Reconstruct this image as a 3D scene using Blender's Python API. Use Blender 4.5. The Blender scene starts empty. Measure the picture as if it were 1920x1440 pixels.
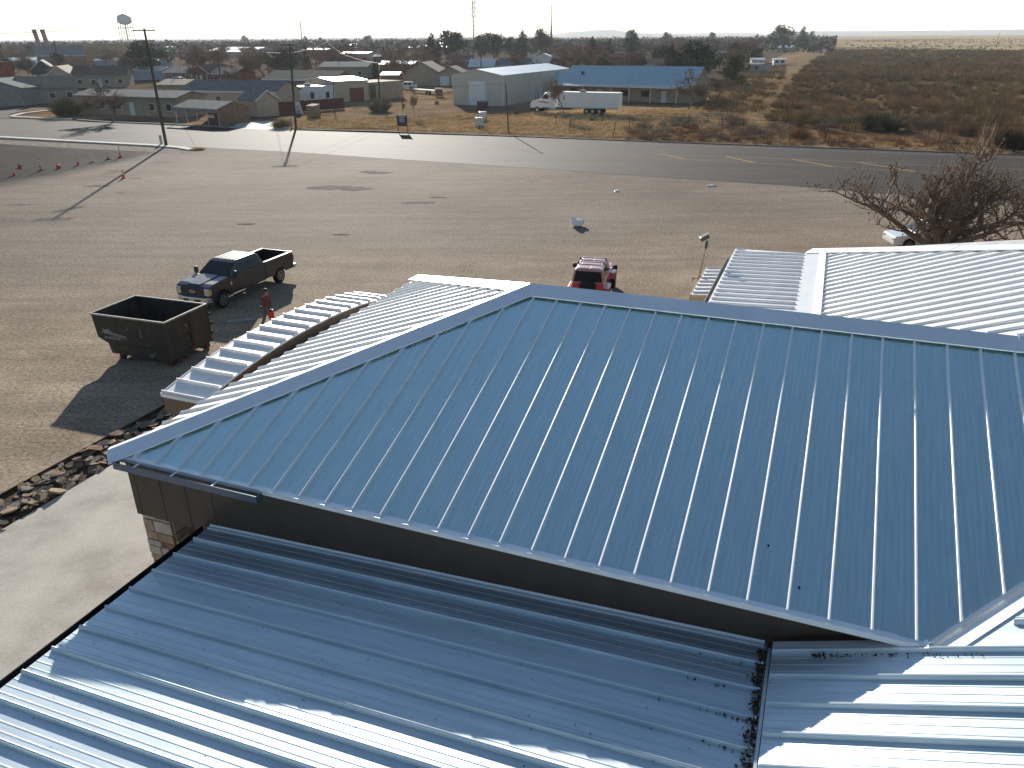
import bpy, math, random
import numpy as np
from mathutils import Vector, Matrix
sc = bpy.context.scene
R = math.radians
rng = random.Random(7)
HAZE = 0.00009
# ------------------------------------------------------------ camera
CH = 12.0; PITCH = R(24.4); ROLL = math.atan(0.007); FPX = 1440.0
cam_d = bpy.data.cameras.new('camera'); cam = bpy.data.objects.new('camera', cam_d)
sc.collection.objects.link(cam); sc.camera = cam
cam_d.sensor_width = 36; cam_d.lens = FPX/1920*36; cam_d.clip_start = 0.1; cam_d.clip_end = 40000
cam.matrix_world = Matrix.Translation((0, 0, CH)) @ Matrix.Rotation(math.pi/2-PITCH, 4, 'X') @ Matrix.Rotation(-ROLL, 4, 'Z')
# ------------------------------------------------------------ sun, sky, exposure
SUN_EL = R(17.0); SUN_AZ = R(-11.8)            # azimuth from +Y, negative = left
sd = Vector((math.sin(SUN_AZ)*math.cos(SUN_EL), math.cos(SUN_AZ)*math.cos(SUN_EL), math.sin(SUN_EL)))
sl = bpy.data.lights.new('sun', 'SUN'); sl.energy = 5.0; sl.angle = R(0.53); sl.color = (1.0, 0.94, 0.85)
so = bpy.data.objects.new('sun', sl); sc.collection.objects.link(so)
so.location = sd*300; so.rotation_euler = sd.to_track_quat('Z', 'Y').to_euler()
w = bpy.data.worlds.new('World'); sc.world = w; w.use_nodes = True
nt = w.node_tree; bg = nt.nodes['Background']
sky = nt.nodes.new('ShaderNodeTexSky'); sky.sky_type = 'NISHITA'; sky.sun_disc = False
sky.sun_elevation = SUN_EL; sky.sun_rotation = SUN_AZ; sky.air_density = 1.0; sky.dust_density = .1; sky.ozone_density = 1.3; sky.altitude = 900
nt.links.new(sky.outputs[0], bg.inputs[0]); bg.inputs[1].default_value = 0.066
sc.view_settings.view_transform = 'Standard'; sc.view_settings.look = 'None'
sc.view_settings.exposure = 1.0; sc.view_settings.gamma = 1
sc.cycles.max_bounces = 6; sc.cycles.volume_bounces = 0
sc.cycles.sample_clamp_indirect = 6

def ray(x, y):
    u = (x-960)/FPX; v = (720-y)/FPX
    c, s = math.cos(ROLL), math.sin(ROLL)
    u2 = u*c+v*s; v2 = -u*s+v*c
    return Vector((u2, math.cos(PITCH)+v2*math.sin(PITCH), -math.sin(PITCH)+v2*math.cos(PITCH)))
def at(x, y, z=0.0):                 # ground point seen at a place of the photo (1920 px)
    r = ray(x, y); t = (z-CH)/r.z
    return Vector((r.x*t, r.y*t, z))
def atY(x, y, Y):
    r = ray(x, y); t = Y/r.y
    return Vector((r.x*t, Y, CH+r.z*t))
# ------------------------------------------------------------ helpers
col = sc.collection
def tag(o, label=None, cat=None, group=None, kind=None):
    if label: o['label'] = label
    if cat: o['category'] = cat
    if group: o['group'] = group
    if kind: o['kind'] = kind
    return o
def empty(name, loc=(0, 0, 0), rz=0.0):
    o = bpy.data.objects.new(name, None); col.objects.link(o)
    o.location = loc; o.rotation_euler = (0, 0, rz); o.empty_display_size = 0.3
    return o
def kids(o): return [c for c in bpy.data.objects if c.parent == o]
KC = {}
def copy_tree(o, parent=None):
    c = o.copy(); col.objects.link(c); c.parent = parent
    for k in ('label', 'group'):
        pass
    if o.name not in KC: KC[o.name] = list(o.children)
    for ch in KC[o.name]: copy_tree(ch, c)
    return c
class MB:
    def __init__(s): s.v = []; s.f = []; s.n = 0
    def add(s, vs, fs):
        b = len(s.v); s.v.extend([tuple(p) for p in vs]); s.f.extend([tuple(i+b for i in f) for f in fs]); return s
    def box(s, c, d, rz=0.0, M=None):
        hx, hy, hz = d[0]/2, d[1]/2, d[2]/2
        P = [Vector((x, y, z)) for z in (-hz, hz) for y in (-hy, hy) for x in (-hx, hx)]
        if M is None: M = Matrix.Rotation(rz, 3, 'Z')
        P = [M @ p + Vector(c) for p in P]
        return s.add(P, [(0,2,3,1), (4,5,7,6), (0,1,5,4), (2,6,7,3), (0,4,6,2), (1,3,7,5)])
    def bx(s, x0, x1, y0, y1, z0, z1):
        return s.box(((x0+x1)/2, (y0+y1)/2, (z0+z1)/2), (x1-x0, y1-y0, z1-z0))
    def tube(s, p0, p1, r0, r1=None, n=8, cap=True):
        r1 = r0 if r1 is None else r1
        p0 = Vector(p0); p1 = Vector(p1); d = (p1-p0)
        if d.length < 1e-6: return s
        q = d.to_track_quat('Z', 'Y').to_matrix()
        vs = []
        for p, r in ((p0, r0), (p1, r1)):
            for i in range(n):
                a = 2*math.pi*i/n; vs.append(p + q @ Vector((math.cos(a)*r, math.sin(a)*r, 0)))
        fs = [(i, (i+1) % n, n+(i+1) % n, n+i) for i in range(n)]
        if cap: fs += [tuple(range(n))[::-1], tuple(range(n, 2*n))]
        return s.add(vs, fs)
    def poly(s, pts): return s.add(pts, [tuple(range(len(pts)))])
    def prism(s, pts, d):            # polygon of 3D points swept by the vector d
        d = Vector(d); n = len(pts); a = [Vector(p) for p in pts]
        return s.add(a+[p+d for p in a], [tuple(range(n))[::-1], tuple(range(n, 2*n))]+[(i, (i+1) % n, n+(i+1) % n, n+i) for i in range(n)])
    def loft(s, rings, caps=True):
        n = len(rings[0]); vs = [p for r in rings for p in r]; fs = []
        for k in range(len(rings)-1):
            for i in range(n): fs.append((k*n+i, k*n+(i+1) % n, (k+1)*n+(i+1) % n, (k+1)*n+i))
        if caps: fs += [tuple(range(n))[::-1], tuple(range((len(rings)-1)*n, len(rings)*n))]
        return s.add(vs, fs)
    def ell(s, c, r, nu=10, nv=7):
        rings = []
        for j in range(1, nv):
            t = math.pi*j/nv; rings.append([(c[0]+r[0]*math.sin(t)*math.cos(2*math.pi*i/nu), c[1]+r[1]*math.sin(t)*math.sin(2*math.pi*i/nu), c[2]-r[2]*math.cos(t)) for i in range(nu)])
        return s.loft(rings)
    def build(s, name, mat, parent=None, smooth=False, bevel=0.0):
        me = bpy.data.meshes.new(name); me.from_pydata(s.v, [], s.f)
        if mat: me.materials.append(mat)
        me.update()
        import bmesh
        bm = bmesh.new(); bm.from_mesh(me); bmesh.ops.recalc_face_normals(bm, faces=bm.faces); bm.to_mesh(me); bm.free()
        if smooth: me.polygons.foreach_set('use_smooth', [True]*len(me.polygons))
        o = bpy.data.objects.new(name, me); col.objects.link(o); o.parent = parent
        if bevel:
            b = o.modifiers.new('bevel', 'BEVEL'); b.width = bevel; b.segments = 2; b.limit_method = 'ANGLE'; b.angle_limit = R(35)
        return o
def multi(name, parts, parent=None, smooth=False, bevel=0.0):
    b = MB(); idx = []; ms = []
    for mb, m in parts:
        if not mb.f: continue
        if m not in ms: ms.append(m)
        b.add(mb.v, mb.f); idx += [ms.index(m)]*len(mb.f)
    o = b.build(name, None, parent, smooth, bevel)
    for m in ms: o.data.materials.append(m)
    o.data.polygons.foreach_set('material_index', idx); o.data.update(); return o
def npmesh(name, V, F, mat, parent=None):
    """V (n,3) array, F (m,k) array of equal sized faces"""
    me = bpy.data.meshes.new(name); k = F.shape[1]
    me.vertices.add(len(V)); me.vertices.foreach_set('co', np.asarray(V, np.float32).ravel())
    me.loops.add(F.size); me.loops.foreach_set('vertex_index', F.astype(np.int32).ravel())
    me.polygons.add(len(F)); me.polygons.foreach_set('loop_start', np.arange(0, F.size, k, dtype=np.int32))
    me.materials.append(mat); me.update(calc_edges=True); me.validate()
    o = bpy.data.objects.new(name, me); col.objects.link(o); o.parent = parent
    return o
# ------------------------------------------------------------ materials
MATS = {}
def mat(name, c1, c2=None, scale=3.0, rough=0.8, metal=0.0, bump=0.0, bscale=None, stretch=(1, 1, 1), detail=5, c3=None, spec=0.5, rvar=0.0, emit=0, lo=0.35, hi=0.65, world=False, bdist=0.02, coat=0, fine=0.0, fscale=60.0):
    if name in MATS: return MATS[name]
    m = bpy.data.materials.new(name); m.use_nodes = True; MATS[name] = m
    N = m.node_tree.nodes; Lk = m.node_tree.links; b = N['Principled BSDF']
    b.inputs['Roughness'].default_value = rough; b.inputs['Metallic'].default_value = metal
    b.inputs['Base Color'].default_value = (*c1, 1); b.inputs['Specular IOR Level'].default_value = spec
    b.inputs['Coat Weight'].default_value = coat
    if rough >= .8 and spec == .5: b.inputs['Specular IOR Level'].default_value = .03
    if c2 is None and not bump: return m
    if world:
        g = N.new('ShaderNodeNewGeometry'); src = g.outputs['Position']
    else:
        tc = N.new('ShaderNodeTexCoord'); src = tc.outputs['Object']
    mp = N.new('ShaderNodeMapping'); mp.inputs['Scale'].default_value = stretch; Lk.new(src, mp.inputs[0])
    if c2 is not None:
        n = N.new('ShaderNodeTexNoise'); n.inputs['Scale'].default_value = scale; n.inputs['Detail'].default_value = detail; n.inputs['Roughness'].default_value = 0.6
        Lk.new(mp.outputs[0], n.inputs['Vector'])
        r = N.new('ShaderNodeValToRGB'); e = r.color_ramp.elements
        e[0].position = lo; e[0].color = (*c1, 1); e[1].position = hi; e[1].color = (*c2, 1)
        if c3 is not None: x = e.new(0.5*(lo+hi)); x.color = (*c3, 1)
        Lk.new(n.outputs[0], r.inputs[0]); out = r.outputs[0]
        if fine:
            n3 = N.new('ShaderNodeTexNoise'); n3.inputs['Scale'].default_value = fscale; n3.inputs['Detail'].default_value = 3
            Lk.new(src, n3.inputs['Vector'])
            mr3 = N.new('ShaderNodeMapRange'); mr3.inputs['From Min'].default_value = .3; mr3.inputs['From Max'].default_value = .7
            mr3.inputs['To Min'].default_value = 1-fine; mr3.inputs['To Max'].default_value = 1+fine; Lk.new(n3.outputs[0], mr3.inputs[0])
            mx = N.new('ShaderNodeVectorMath'); mx.operation = 'SCALE'; Lk.new(out, mx.inputs[0]); Lk.new(mr3.outputs[0], mx.inputs['Scale']); out = mx.outputs[0]
        Lk.new(out, b.inputs['Base Color'])
        if rvar:
            mr = N.new('ShaderNodeMapRange'); mr.inputs['To Min'].default_value = rough-rvar; mr.inputs['To Max'].default_value = rough+rvar
            Lk.new(n.outputs[0], mr.inputs[0]); Lk.new(mr.outputs[0], b.inputs['Roughness'])
    if bump:
        n2 = N.new('ShaderNodeTexNoise'); n2.inputs['Scale'].default_value = bscale or scale*6; n2.inputs['Detail'].default_value = 4
        Lk.new(mp.outputs[0] if not fine else src, n2.inputs['Vector'])
        bp = N.new('ShaderNodeBump'); bp.inputs['Strength'].default_value = bump; bp.inputs['Distance'].default_value = bdist
        Lk.new(n2.outputs[0], bp.inputs['Height']); Lk.new(bp.outputs[0], b.inputs['Normal'])
    return m
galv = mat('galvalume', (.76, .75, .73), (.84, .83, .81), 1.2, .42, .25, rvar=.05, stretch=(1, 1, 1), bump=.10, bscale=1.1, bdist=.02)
galv_s = mat('galvalume_streaked_sky_tint', (.64, .84, .84), (.74, .93, .92), 4, .29, .90, rvar=.04, stretch=(5, .15, 1), bump=.05, bscale=.35, bdist=.02)  # neutral metal with the blue sky reflection tinted into its base colour
galv_w = mat('galvalume_weathered_shade_blue', (.51, .60, .65), (.62, .70, .74), 2.0, .45, .74, rvar=.04, stretch=(.35, 3, 1), bump=.05, bscale=2, bdist=.01)  # weathered metal, base also blued for the sky-lit shade on the low roof
capm = mat('cap_flashing', (.80, .83, .85), (.88, .90, .91), .8, .38, .42, rvar=.05, bump=.25, bscale=.9, bdist=.03)
ribm = mat('seam_metal_sunlit', (.74, .76, .78), (.82, .83, .84), 2, .38, .35)  # paler copy of the pan metal, sunlit look of the seams in the colour
white_paint = mat('white_paint', (.78, .78, .76), (.70, .70, .68), 3, .45)
brown_siding = mat('brown_siding', (.045, .032, .023), (.058, .043, .032), 3, .6, stretch=(1, 1, .3))
beige = mat('beige_stucco', (.42, .35, .26), (.48, .41, .31), 8, .9, bump=.2, bscale=60)
black_metal = mat('black_metal', (.02, .02, .022), None, rough=.45)
rubber = mat('rubber', (.018, .018, .018), (.03, .03, .03), 20, .85)
glass = mat('dark_glass', (.012, .016, .02), None, rough=.12, spec=.45)
chrome = mat('chrome', (.62, .63, .65), None, rough=.22, metal=1.0)
concrete = mat('concrete', (.34, .31, .27), (.52, .48, .42), .55, .8, detail=9, bump=.1, bscale=40, fine=.1, fscale=18, c3=(.45, .415, .36), lo=.33, hi=.68)
kerbm = mat('kerb_concrete', (.50, .47, .42), (.62, .59, .53), 1, .85, fine=.1, fscale=8)
wood_pole = mat('pole_wood', (.075, .055, .042), (.13, .10, .075), 3, .9, stretch=(4, 4, .3))
wire_m = mat('wire', (.05, .05, .05), None, rough=.6)
steel_rust = mat('rusty_edge', (.05, .03, .022), (.09, .055, .035), 4, .9)
# ------------------------------------------------------------ ground
def sheet(name, pts, m, z=0.0, sub=None):
    b = MB(); b.poly([(p[0], p[1], z) for p in pts]); o = b.build(name, m); return tag(o, kind='structure')
def gpx(*pp): return [at(x, y) for x, y in pp]
dry = mat('dry_ground', (.13, .088, .052), (.34, .235, .135), .06, .95, detail=10, c3=(.23, .155, .088), world=True, bump=.5, bscale=1.5, bdist=.15, lo=.38, hi=.62, fine=.25, fscale=.9, spec=0)
o = sheet('ground', [(-15000, -400), (15000, -400), (15000, 16000), (-15000, 16000)], dry, -0.06)
# the gravel lot: warm caliche gravel, darker old asphalt towards the left
lot = bpy.data.materials.new('gravel_lot'); lot.use_nodes = True
def lot_nodes(m):
    N = m.node_tree.nodes; L = m.node_tree.links; b = N['Principled BSDF']
    g = N.new('ShaderNodeNewGeometry'); P = g.outputs['Position']
    def noise(sc_, det=5, st=None, rz=0, rgh=.6):
        n = N.new('ShaderNodeTexNoise'); n.inputs['Scale'].default_value = sc_; n.inputs['Detail'].default_value = det; n.inputs['Roughness'].default_value = rgh
        if st:
            mp = N.new('ShaderNodeMapping'); mp.inputs['Scale'].default_value = st; mp.inputs['Rotation'].default_value = (0, 0, rz)
            L.new(P, mp.inputs[0]); L.new(mp.outputs[0], n.inputs['Vector'])
        else: L.new(P, n.inputs['Vector'])
        return n.outputs[0]
    def ramp(src, *st):
        r = N.new('ShaderNodeValToRGB'); e = r.color_ramp.elements
        e[0].position, e[0].color = st[0][0], (*st[0][1], 1); e[1].position, e[1].color = st[-1][0], (*st[-1][1], 1)
        for p, c in st[1:-1]: x = e.new(p); x.color = (*c, 1)
        L.new(src, r.inputs[0]); return r.outputs[0]
    def mix(f, a, c, mode='MIX'):
        x = N.new('ShaderNodeMix'); x.data_type = 'RGBA'; x.blend_type = mode
        if isinstance(f, float): x.inputs[0].default_value = f
        else: L.new(f, x.inputs[0])
        L.new(a, x.inputs[6]); L.new(c, x.inputs[7]); return x.outputs[2]
    def mrange(src, a, c, d=0., e=1.):
        x = N.new('ShaderNodeMapRange'); x.interpolation_type = 'SMOOTHSTEP'
        x.inputs[1].default_value = a; x.inputs[2].default_value = c; x.inputs[3].default_value = d; x.inputs[4].default_value = e
        L.new(src, x.inputs[0]); return x.outputs[0]
    base = ramp(noise(.05, 9), (.35, (.175, .145, .114)), (.5, (.222, .186, .149)), (.65, (.27, .228, .184)))
    tan_ = ramp(noise(.25, 8), (.35, (.25, .197, .14)), (.65, (.38, .31, .225)))
    # nearer the building the fines are worn out pale and sandy
    def linemask(p0, p1, wdt, amp=6., scl=.06):
        d = (p1-p0); nrm = Vector((-d.y, d.x, 0)).normalized()
        dp = N.new('ShaderNodeVectorMath'); dp.operation = 'DOT_PRODUCT'; L.new(P, dp.inputs[0]); dp.inputs[1].default_value = nrm
        ad = N.new('ShaderNodeMath'); ad.operation = 'ADD'; L.new(dp.outputs['Value'], ad.inputs[0]); ad.inputs[1].default_value = -nrm.dot(p0)
        nz = N.new('ShaderNodeMath'); nz.operation = 'MULTIPLY_ADD'; L.new(noise(scl, 6), nz.inputs[0]); nz.inputs[1].default_value = amp*2; nz.inputs[2].default_value = -amp
        a2 = N.new('ShaderNodeMath'); a2.operation = 'ADD'; L.new(ad.outputs[0], a2.inputs[0]); L.new(nz.outputs[0], a2.inputs[1])
        return mrange(a2.outputs[0], -wdt, wdt)
    far = linemask(at(0, 560), at(1300, 470), 14., 14., .05)
    c = mix(far, tan_, base)
    st = noise(.35, 7, (.22, 2.2, 1), R(-19))
    c = mix(mrange(st, .42, .62, 0., .3), c, ramp(noise(.3), (.4, (.12, .10, .08)), (.6, (.16, .135, .105))))
    tr = noise(.5, 4, (.12, 2.6, 1), R(12))
    c = mix(mrange(tr, .54, .66, 0., .55), c, ramp(noise(1.), (.4, (.21, .17, .12)), (.6, (.27, .22, .16))))
    asph = ramp(noise(.15, 8), (.35, (.022, .019, .018)), (.65, (.045, .039, .036)))
    am = linemask(at(0, 352), at(310, 284), 2.5, 4., .12)
    c = mix(am, c, asph)
    pt = noise(.11, 3); c = mix(mrange(pt, .66, .74, 0., .35), c, asph)
    sp = noise(7., 6, None, 0, .8)
    c2 = ramp(sp, (.32, (.30, .30, .32)), (.5, (1., 1., 1.)), (.68, (1.75, 1.68, 1.58)))
    c = mix(.9, c, c2, 'MULTIPLY')
    sp2 = noise(1.3, 5, None, 0, .7); c = mix(.3, c, ramp(sp2, (.35, (.75, .75, .76)), (.65, (1.22, 1.2, 1.18))), 'MULTIPLY')
    L.new(c, b.inputs['Base Color']); b.inputs['Roughness'].default_value = .85; b.inputs['Specular IOR Level'].default_value = .015
    bp = N.new('ShaderNodeBump'); bp.inputs['Strength'].default_value = .55; bp.inputs['Distance'].default_value = .05
    L.new(noise(7., 6, None, 0, .7), bp.inputs['Height']); L.new(bp.outputs[0], b.inputs['Normal'])
lot_nodes(lot)
E2 = Vector((math.cos(R(68.3)), math.sin(R(68.3)), 0)); E1 = Vector((math.cos(R(-21.7)), math.sin(R(-21.7)), 0))
def st(s, t, z=0.0): v = E1*s+E2*t; v.z = z; return v
far_edge = [(-1400, 155), (0, 222), (500, 243), (960, 257), (1920, 292), (2600, 318)]
near_edge = [(0, 257), (300, 273), (560, 286), (700, 296), (900, 309), (1100, 323), (1475, 348), (1920, 384)]
A = at(1920, 384); B_ = at(1475, 348); dirR = (A-B_).normalized()
A2 = at(0, 257); dirL = (A2-at(300, 273)).normalized()
lot_pts = [A2+dirL*160]+gpx(*near_edge)+[A+dirR*160, (220, -60, 0), (-220, -60, 0)]
sheet('parking_lot', lot_pts, lot, 0.0)
asphalt = mat('road_asphalt', (.036, .031, .028), (.060, .052, .047), .5, .80, stretch=(.10, 1.6, 1), world=True, detail=7, bump=.35, bscale=9, bdist=.01, spec=.07, fine=.22, fscale=5)
m_ = asphalt.node_tree.nodes
for n in m_:
    if n.type == 'MAPPING': n.inputs['Rotation'].default_value = (0, 0, R(19))
FE0 = at(0, 222); FE1 = at(1920, 292); fd = (FE1-FE0).normalized()
road_pts = [FE0-fd*260]+gpx((0, 222), (500, 243), (960, 257), (1920, 292))+[FE1+fd*160, A+dirR*160]+gpx(*near_edge[::-1])+[A2+dirL*160]
sheet('road', road_pts, asphalt, 0.012)
# side street on the far left and the lane that runs away at the right
lane = mat('lane_asphalt', (.08, .07, .062), (.12, .105, .092), .3, .8, world=True)
sheet('side_street', gpx((0, 221), (18, 222), (16, 214), (60, 205), (108, 197), (185, 194), (180, 189), (100, 190), (0, 202), (-200, 205), (-200, 216)), lane, 0.006)
dirt = mat('dirt_track', (.17, .12, .072), (.27, .20, .13), .15, .95, world=True, detail=8, bump=.3, bscale=3, bdist=.05, fine=.15, fscale=2, spec=0)
sheet('dirt_yard', gpx((520, 238), (600, 222), (690, 200), (760, 190), (840, 186), (850, 196), (945, 199), (985, 210), (870, 214), (800, 232), (700, 238), (600, 243)), dirt, -0.03)
sheet('dirt_yard', gpx((745, 190), (860, 168), (852, 155), (640, 158), (660, 190)), dirt, -0.035)
sheet('dirt_track', gpx((1190, 230), (1330, 214), (1420, 168), (1440, 130), (1500, 105), (1535, 90), (1552, 78), (1560, 65), (1570, 65), (1572, 80), (1560, 96), (1530, 115), (1480, 140), (1465, 172), (1440, 225), (1400, 245)), dirt, -0.03)
sheet('dirt_verge', gpx((545, 243), (960, 254), (1920, 289), (2400, 306), (2400, 298), (1920, 281), (1300, 259), (960, 249), (700, 242)), dirt, -0.02)
far_grass = mat('pale_grassland', (.17, .115, .045), (.34, .24, .11), .006, .95, world=True, detail=12, c3=(.40, .32, .20), stretch=(.35, 1.6, 1), lo=.40, hi=.60, spec=0)
sheet('grassland', [at(1500, 88), at(1640, 88), at(1960, 96), Vector((9000, 1500, 0)), Vector((11000, 9000, 0)), Vector((3500, 9000, 0)), at(1575, 66)], far_grass, -0.02)
town = mat('town_ground', (.07, .05, .035), (.16, .12, .082), .12, .95, world=True, detail=8, c3=(.13, .098, .07), spec=0)
sheet('town_ground', gpx((-400, 196), (150, 190), (500, 205), (530, 212), (640, 186), (860, 160), (1040, 180), (1290, 186), (1400, 150), (1450, 110), (1500, 90), (1540, 72), (960, 74), (0, 82), (-800, 90)), town, -.045)
bgm = mat('brush_ground', (.075, .048, .030), (.20, .13, .075), .10, .95, world=True, detail=9, c3=(.13, .088, .055), lo=.38, hi=.66, spec=0)
sheet('brush_ground', gpx((1478, 248), (1455, 222), (1450, 205), (1475, 170), (1495, 148), (1525, 120), (1550, 104), (1590, 93), (2700, 99), (2700, 300), (1920, 272), (1600, 258)), bgm, -.04)
# kerbs as real steps
def kerb(name, pxs, width, h, m, side=1):
    P = [at(*p) for p in pxs]; b = MB()
    rings = []
    for i, p in enumerate(P):
        d = (P[min(i+1, len(P)-1)]-P[max(i-1, 0)]).normalized(); n = Vector((-d.y, d.x, 0))*side
        rings.append([p+Vector((0, 0, -.03)), p+Vector((0, 0, h)), p+n*width+Vector((0, 0, h)), p+n*width+Vector((0, 0, -.03))])
    b.loft(rings); o = b.build(name, m); return tag(o, kind='structure')
kerb('kerb', [(-500, 229), (-200, 246), (0, 257), (150, 265), (300, 273), (345, 277), (368, 281)], 1.0, .14, kerbm, -1)
kerb('kerb', [(18, 220), (60, 222), (135, 224.5), (142, 222)], .9, .14, kerbm, 1)
kerb('kerb', [(16, 219), (40, 213), (75, 209), (105, 206.5)], .9, .14, kerbm, -1)
kerb('kerb', [(142, 225), (200, 229.5), (300, 233), (420, 238.5), (455, 240)], .5, .12, mat('old_kerb', (.22, .21, .2), (.3, .28, .26), 2, .9), 1)
kerb('kerb', [(552, 243.5), (700, 247), (960, 256.4), (1300, 269.5), (1920, 291.5), (2300, 306)], .35, .10, mat('dark_kerb', (.09, .085, .08), (.13, .12, .11), 2, .9), 1)
apron = mat('apron_concrete', (.52, .49, .44), (.62, .59, .54), 2, .8)
sheet('driveway', gpx((430, 240), (455, 229), (520, 226), (545, 243.5), (500, 244)), apron, 0.02)
rub = mat('rubble_strip', (.10, .085, .07), (.26, .225, .19), 1.6, .95, world=True, detail=8, bump=.8, bscale=5, bdist=.1)
sheet('rubble_strip', gpx((-200, 253), (0, 262.5), (150, 269.5), (300, 277.5), (345, 281), (372, 287), (330, 287), (150, 279), (0, 270), (-200, 262)), rub, .008)
# painted markings
ym = mat('yellow_paint', (.42, .26, .09), (.30, .21, .11), 2.5, .8, world=True)
wm = mat('white_line_paint', (.42, .41, .39), (.24, .23, .22), 1.5, .8, world=True)
def stripe(name, pxs, w_, m):
    P = [at(*p) for p in pxs]; b = MB()
    for i in range(len(P)-1):
        d = (P[i+1]-P[i]).normalized(); n = Vector((-d.y, d.x, 0))*w_/2; z = Vector((0, 0, .018))
        b.poly([P[i]-n+z, P[i+1]-n+z, P[i+1]+n+z, P[i]+n+z])
    return tag(b.build(name, m), kind='structure')
stripe('road_marking', [(1100, 285), (1362, 293.5), (1484, 298.5), (1700, 308), (1920, 318), (2300, 336)], .14, ym)
stripe('road_marking', [(880, 279), (1100, 290), (1284, 299), (1562, 313), (1700, 321), (1920, 334), (2300, 357)], .14, ym)
for a, c in (((1237, 288.5), (1286, 299)), ((1362, 293.7), (1418, 306)), ((1484, 298.7), (1564, 313)), ((1604, 303.7), (1716, 321.5))):
    stripe('road_marking', [a, c], .32, ym)
stripe('road_marking', [(860, 258), (1100, 266), (1500, 280.5), (1700, 287.5), (1920, 296), (2300, 312)], .13, wm)
# faint worn wheel tracks are in the asphalt; tar patches
tar = mat('tar_patch', (.035, .033, .032), None, rough=.6)
# the concrete walk beside the building, rock bed, steel edging
sheet('concrete_walk', [st(-19.05, -14), st(-19.05, 16.2), st(-11, 16.2), st(-11, -14)], concrete, .05)
b = MB()
for (s0, s1, t0, t1) in ((-19.05, -18.95, -14, 16.2),): b.add([st(s0, t0, -.02), st(s0, t1, -.02), st(s0, t1, .05), st(s0, t0, .05)], [(0, 1, 2, 3)])
tag(b.build('walk_edge', concrete), kind='structure')
sheet('rock_bed', [st(-20.6, -14), st(-20.6, 24), st(-19.05, 24), st(-19.05, -14)], mat('bed_soil', (.05, .037, .028), (.12, .085, .06), 3, .95, world=True, bump=.6, bscale=12, bdist=.05), .012)
b = MB(); b.box(st(-20.62, 5, .04), (.03, 38, .14), R(-21.7)); o = b.build('steel_edging', steel_rust)
tag(o, 'rusty steel edging strip between the gravel lot and the rock bed', 'edging')
# flagstone rubble, each slab its own thing
stone_ms = [mat('slab_tan', (.20, .15, .105), (.30, .24, .175), 4, .9, bump=.4, bscale=14), mat('slab_grey', (.13, .115, .098), (.22, .195, .165), 4, .9, bump=.4, bscale=14), mat('slab_brown', (.14, .10, .075), (.24, .175, .125), 4, .9, bump=.4, bscale=14)]
def slab_proto(k):
    n = rng.randint(5, 8); b = MB(); pts = []
    for i in range(n):
        a = 2*math.pi*(i+rng.uniform(-.28, .28))/n; r = rng.uniform(.7, 1.1); pts.append((math.cos(a)*r*.5, math.sin(a)*r*.36))
    th = rng.uniform(.06, .14)
    b.loft([[(x*.9, y*.9, -th/2) for x, y in pts], [(x, y, 0) for x, y in pts], [(x*.93, y*.93, th/2+rng.uniform(-.03, .03)) for x, y in pts]])
    return b
slabs = []
for k in range(12):
    o = slab_proto(k).build('flagstone', stone_ms[k % 3]); slabs.append(o)
cnt = 0
for i in range(290):
    src = slabs[i % 12]; o = src if i < 12 else src.copy()
    if i >= 12: col.objects.link(o)
    t = rng.uniform(9.0, 21.5) if i > 30 else rng.uniform(6, 9.5)
    s = -19.2-rng.random()*1.25
    big = rng.random() < .25
    k = rng.uniform(.45, .68) if big else rng.uniform(.2, .42)
    o.location = st(s, t, rng.uniform(.03, .16)); o.scale = (k, k, k*rng.uniform(.5, .9))
    o.rotation_euler = (rng.gauss(0, .2), rng.gauss(0, .2), rng.uniform(0, 6.28))
    tint = ('tan', 'grey', 'brown')[i % 12 % 3]
    tag(o, ('larger ' if big else 'small ')+tint+' flat rock lying in the rubble bed beside the concrete walk', 'rock', 'flat rocks in the bed along the walk')
# ------------------------------------------------------------ the metal roofed building under the camera
bld = empty('commercial_building', (0, 0, 0), R(-21.7))
tag(bld, 'large building with blue-grey standing seam hip roof filling the foreground', 'building')
TP = .3443; TS = .354
SA, TA, TR_, ZE = -11.5, 8.8, 14.86, 5.0
SB = SA+(TR_-TA); TC = 2*TR_-TA
zF = lambda s, t: ZE+(t-TA)*TP
zBk = lambda s, t: ZE+(TC-t)*TP
zL = lambda s, t: ZE+(s-SA)*TP
S0 = .30; ZT = 4.35
zS = lambda s, t: ZT+(s-S0)*TS
zW = lambda s, t: ZT-.10-(S0-s)*.05
val = lambda t: S0+((ZE-ZT)+(t-TA)*TP)/TS
valb = lambda t: S0+((ZE-ZT)+(TC-t)*TP)/TS
SV, SVR = val(TA), val(TR_)
def clip(poly, ax, c):
    r = []; n = len(poly)
    for i in range(n):
        p, q = poly[i], poly[(i+1) % n]; a, b_ = p[ax]-c, q[ax]-c
        if a*b_ < 0: k = a/(a-b_); r.append(p[1-ax]+(q[1-ax]-p[1-ax])*k)
    r.sort(); return (r[0], r[-1]) if len(r) >= 2 else None
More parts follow.
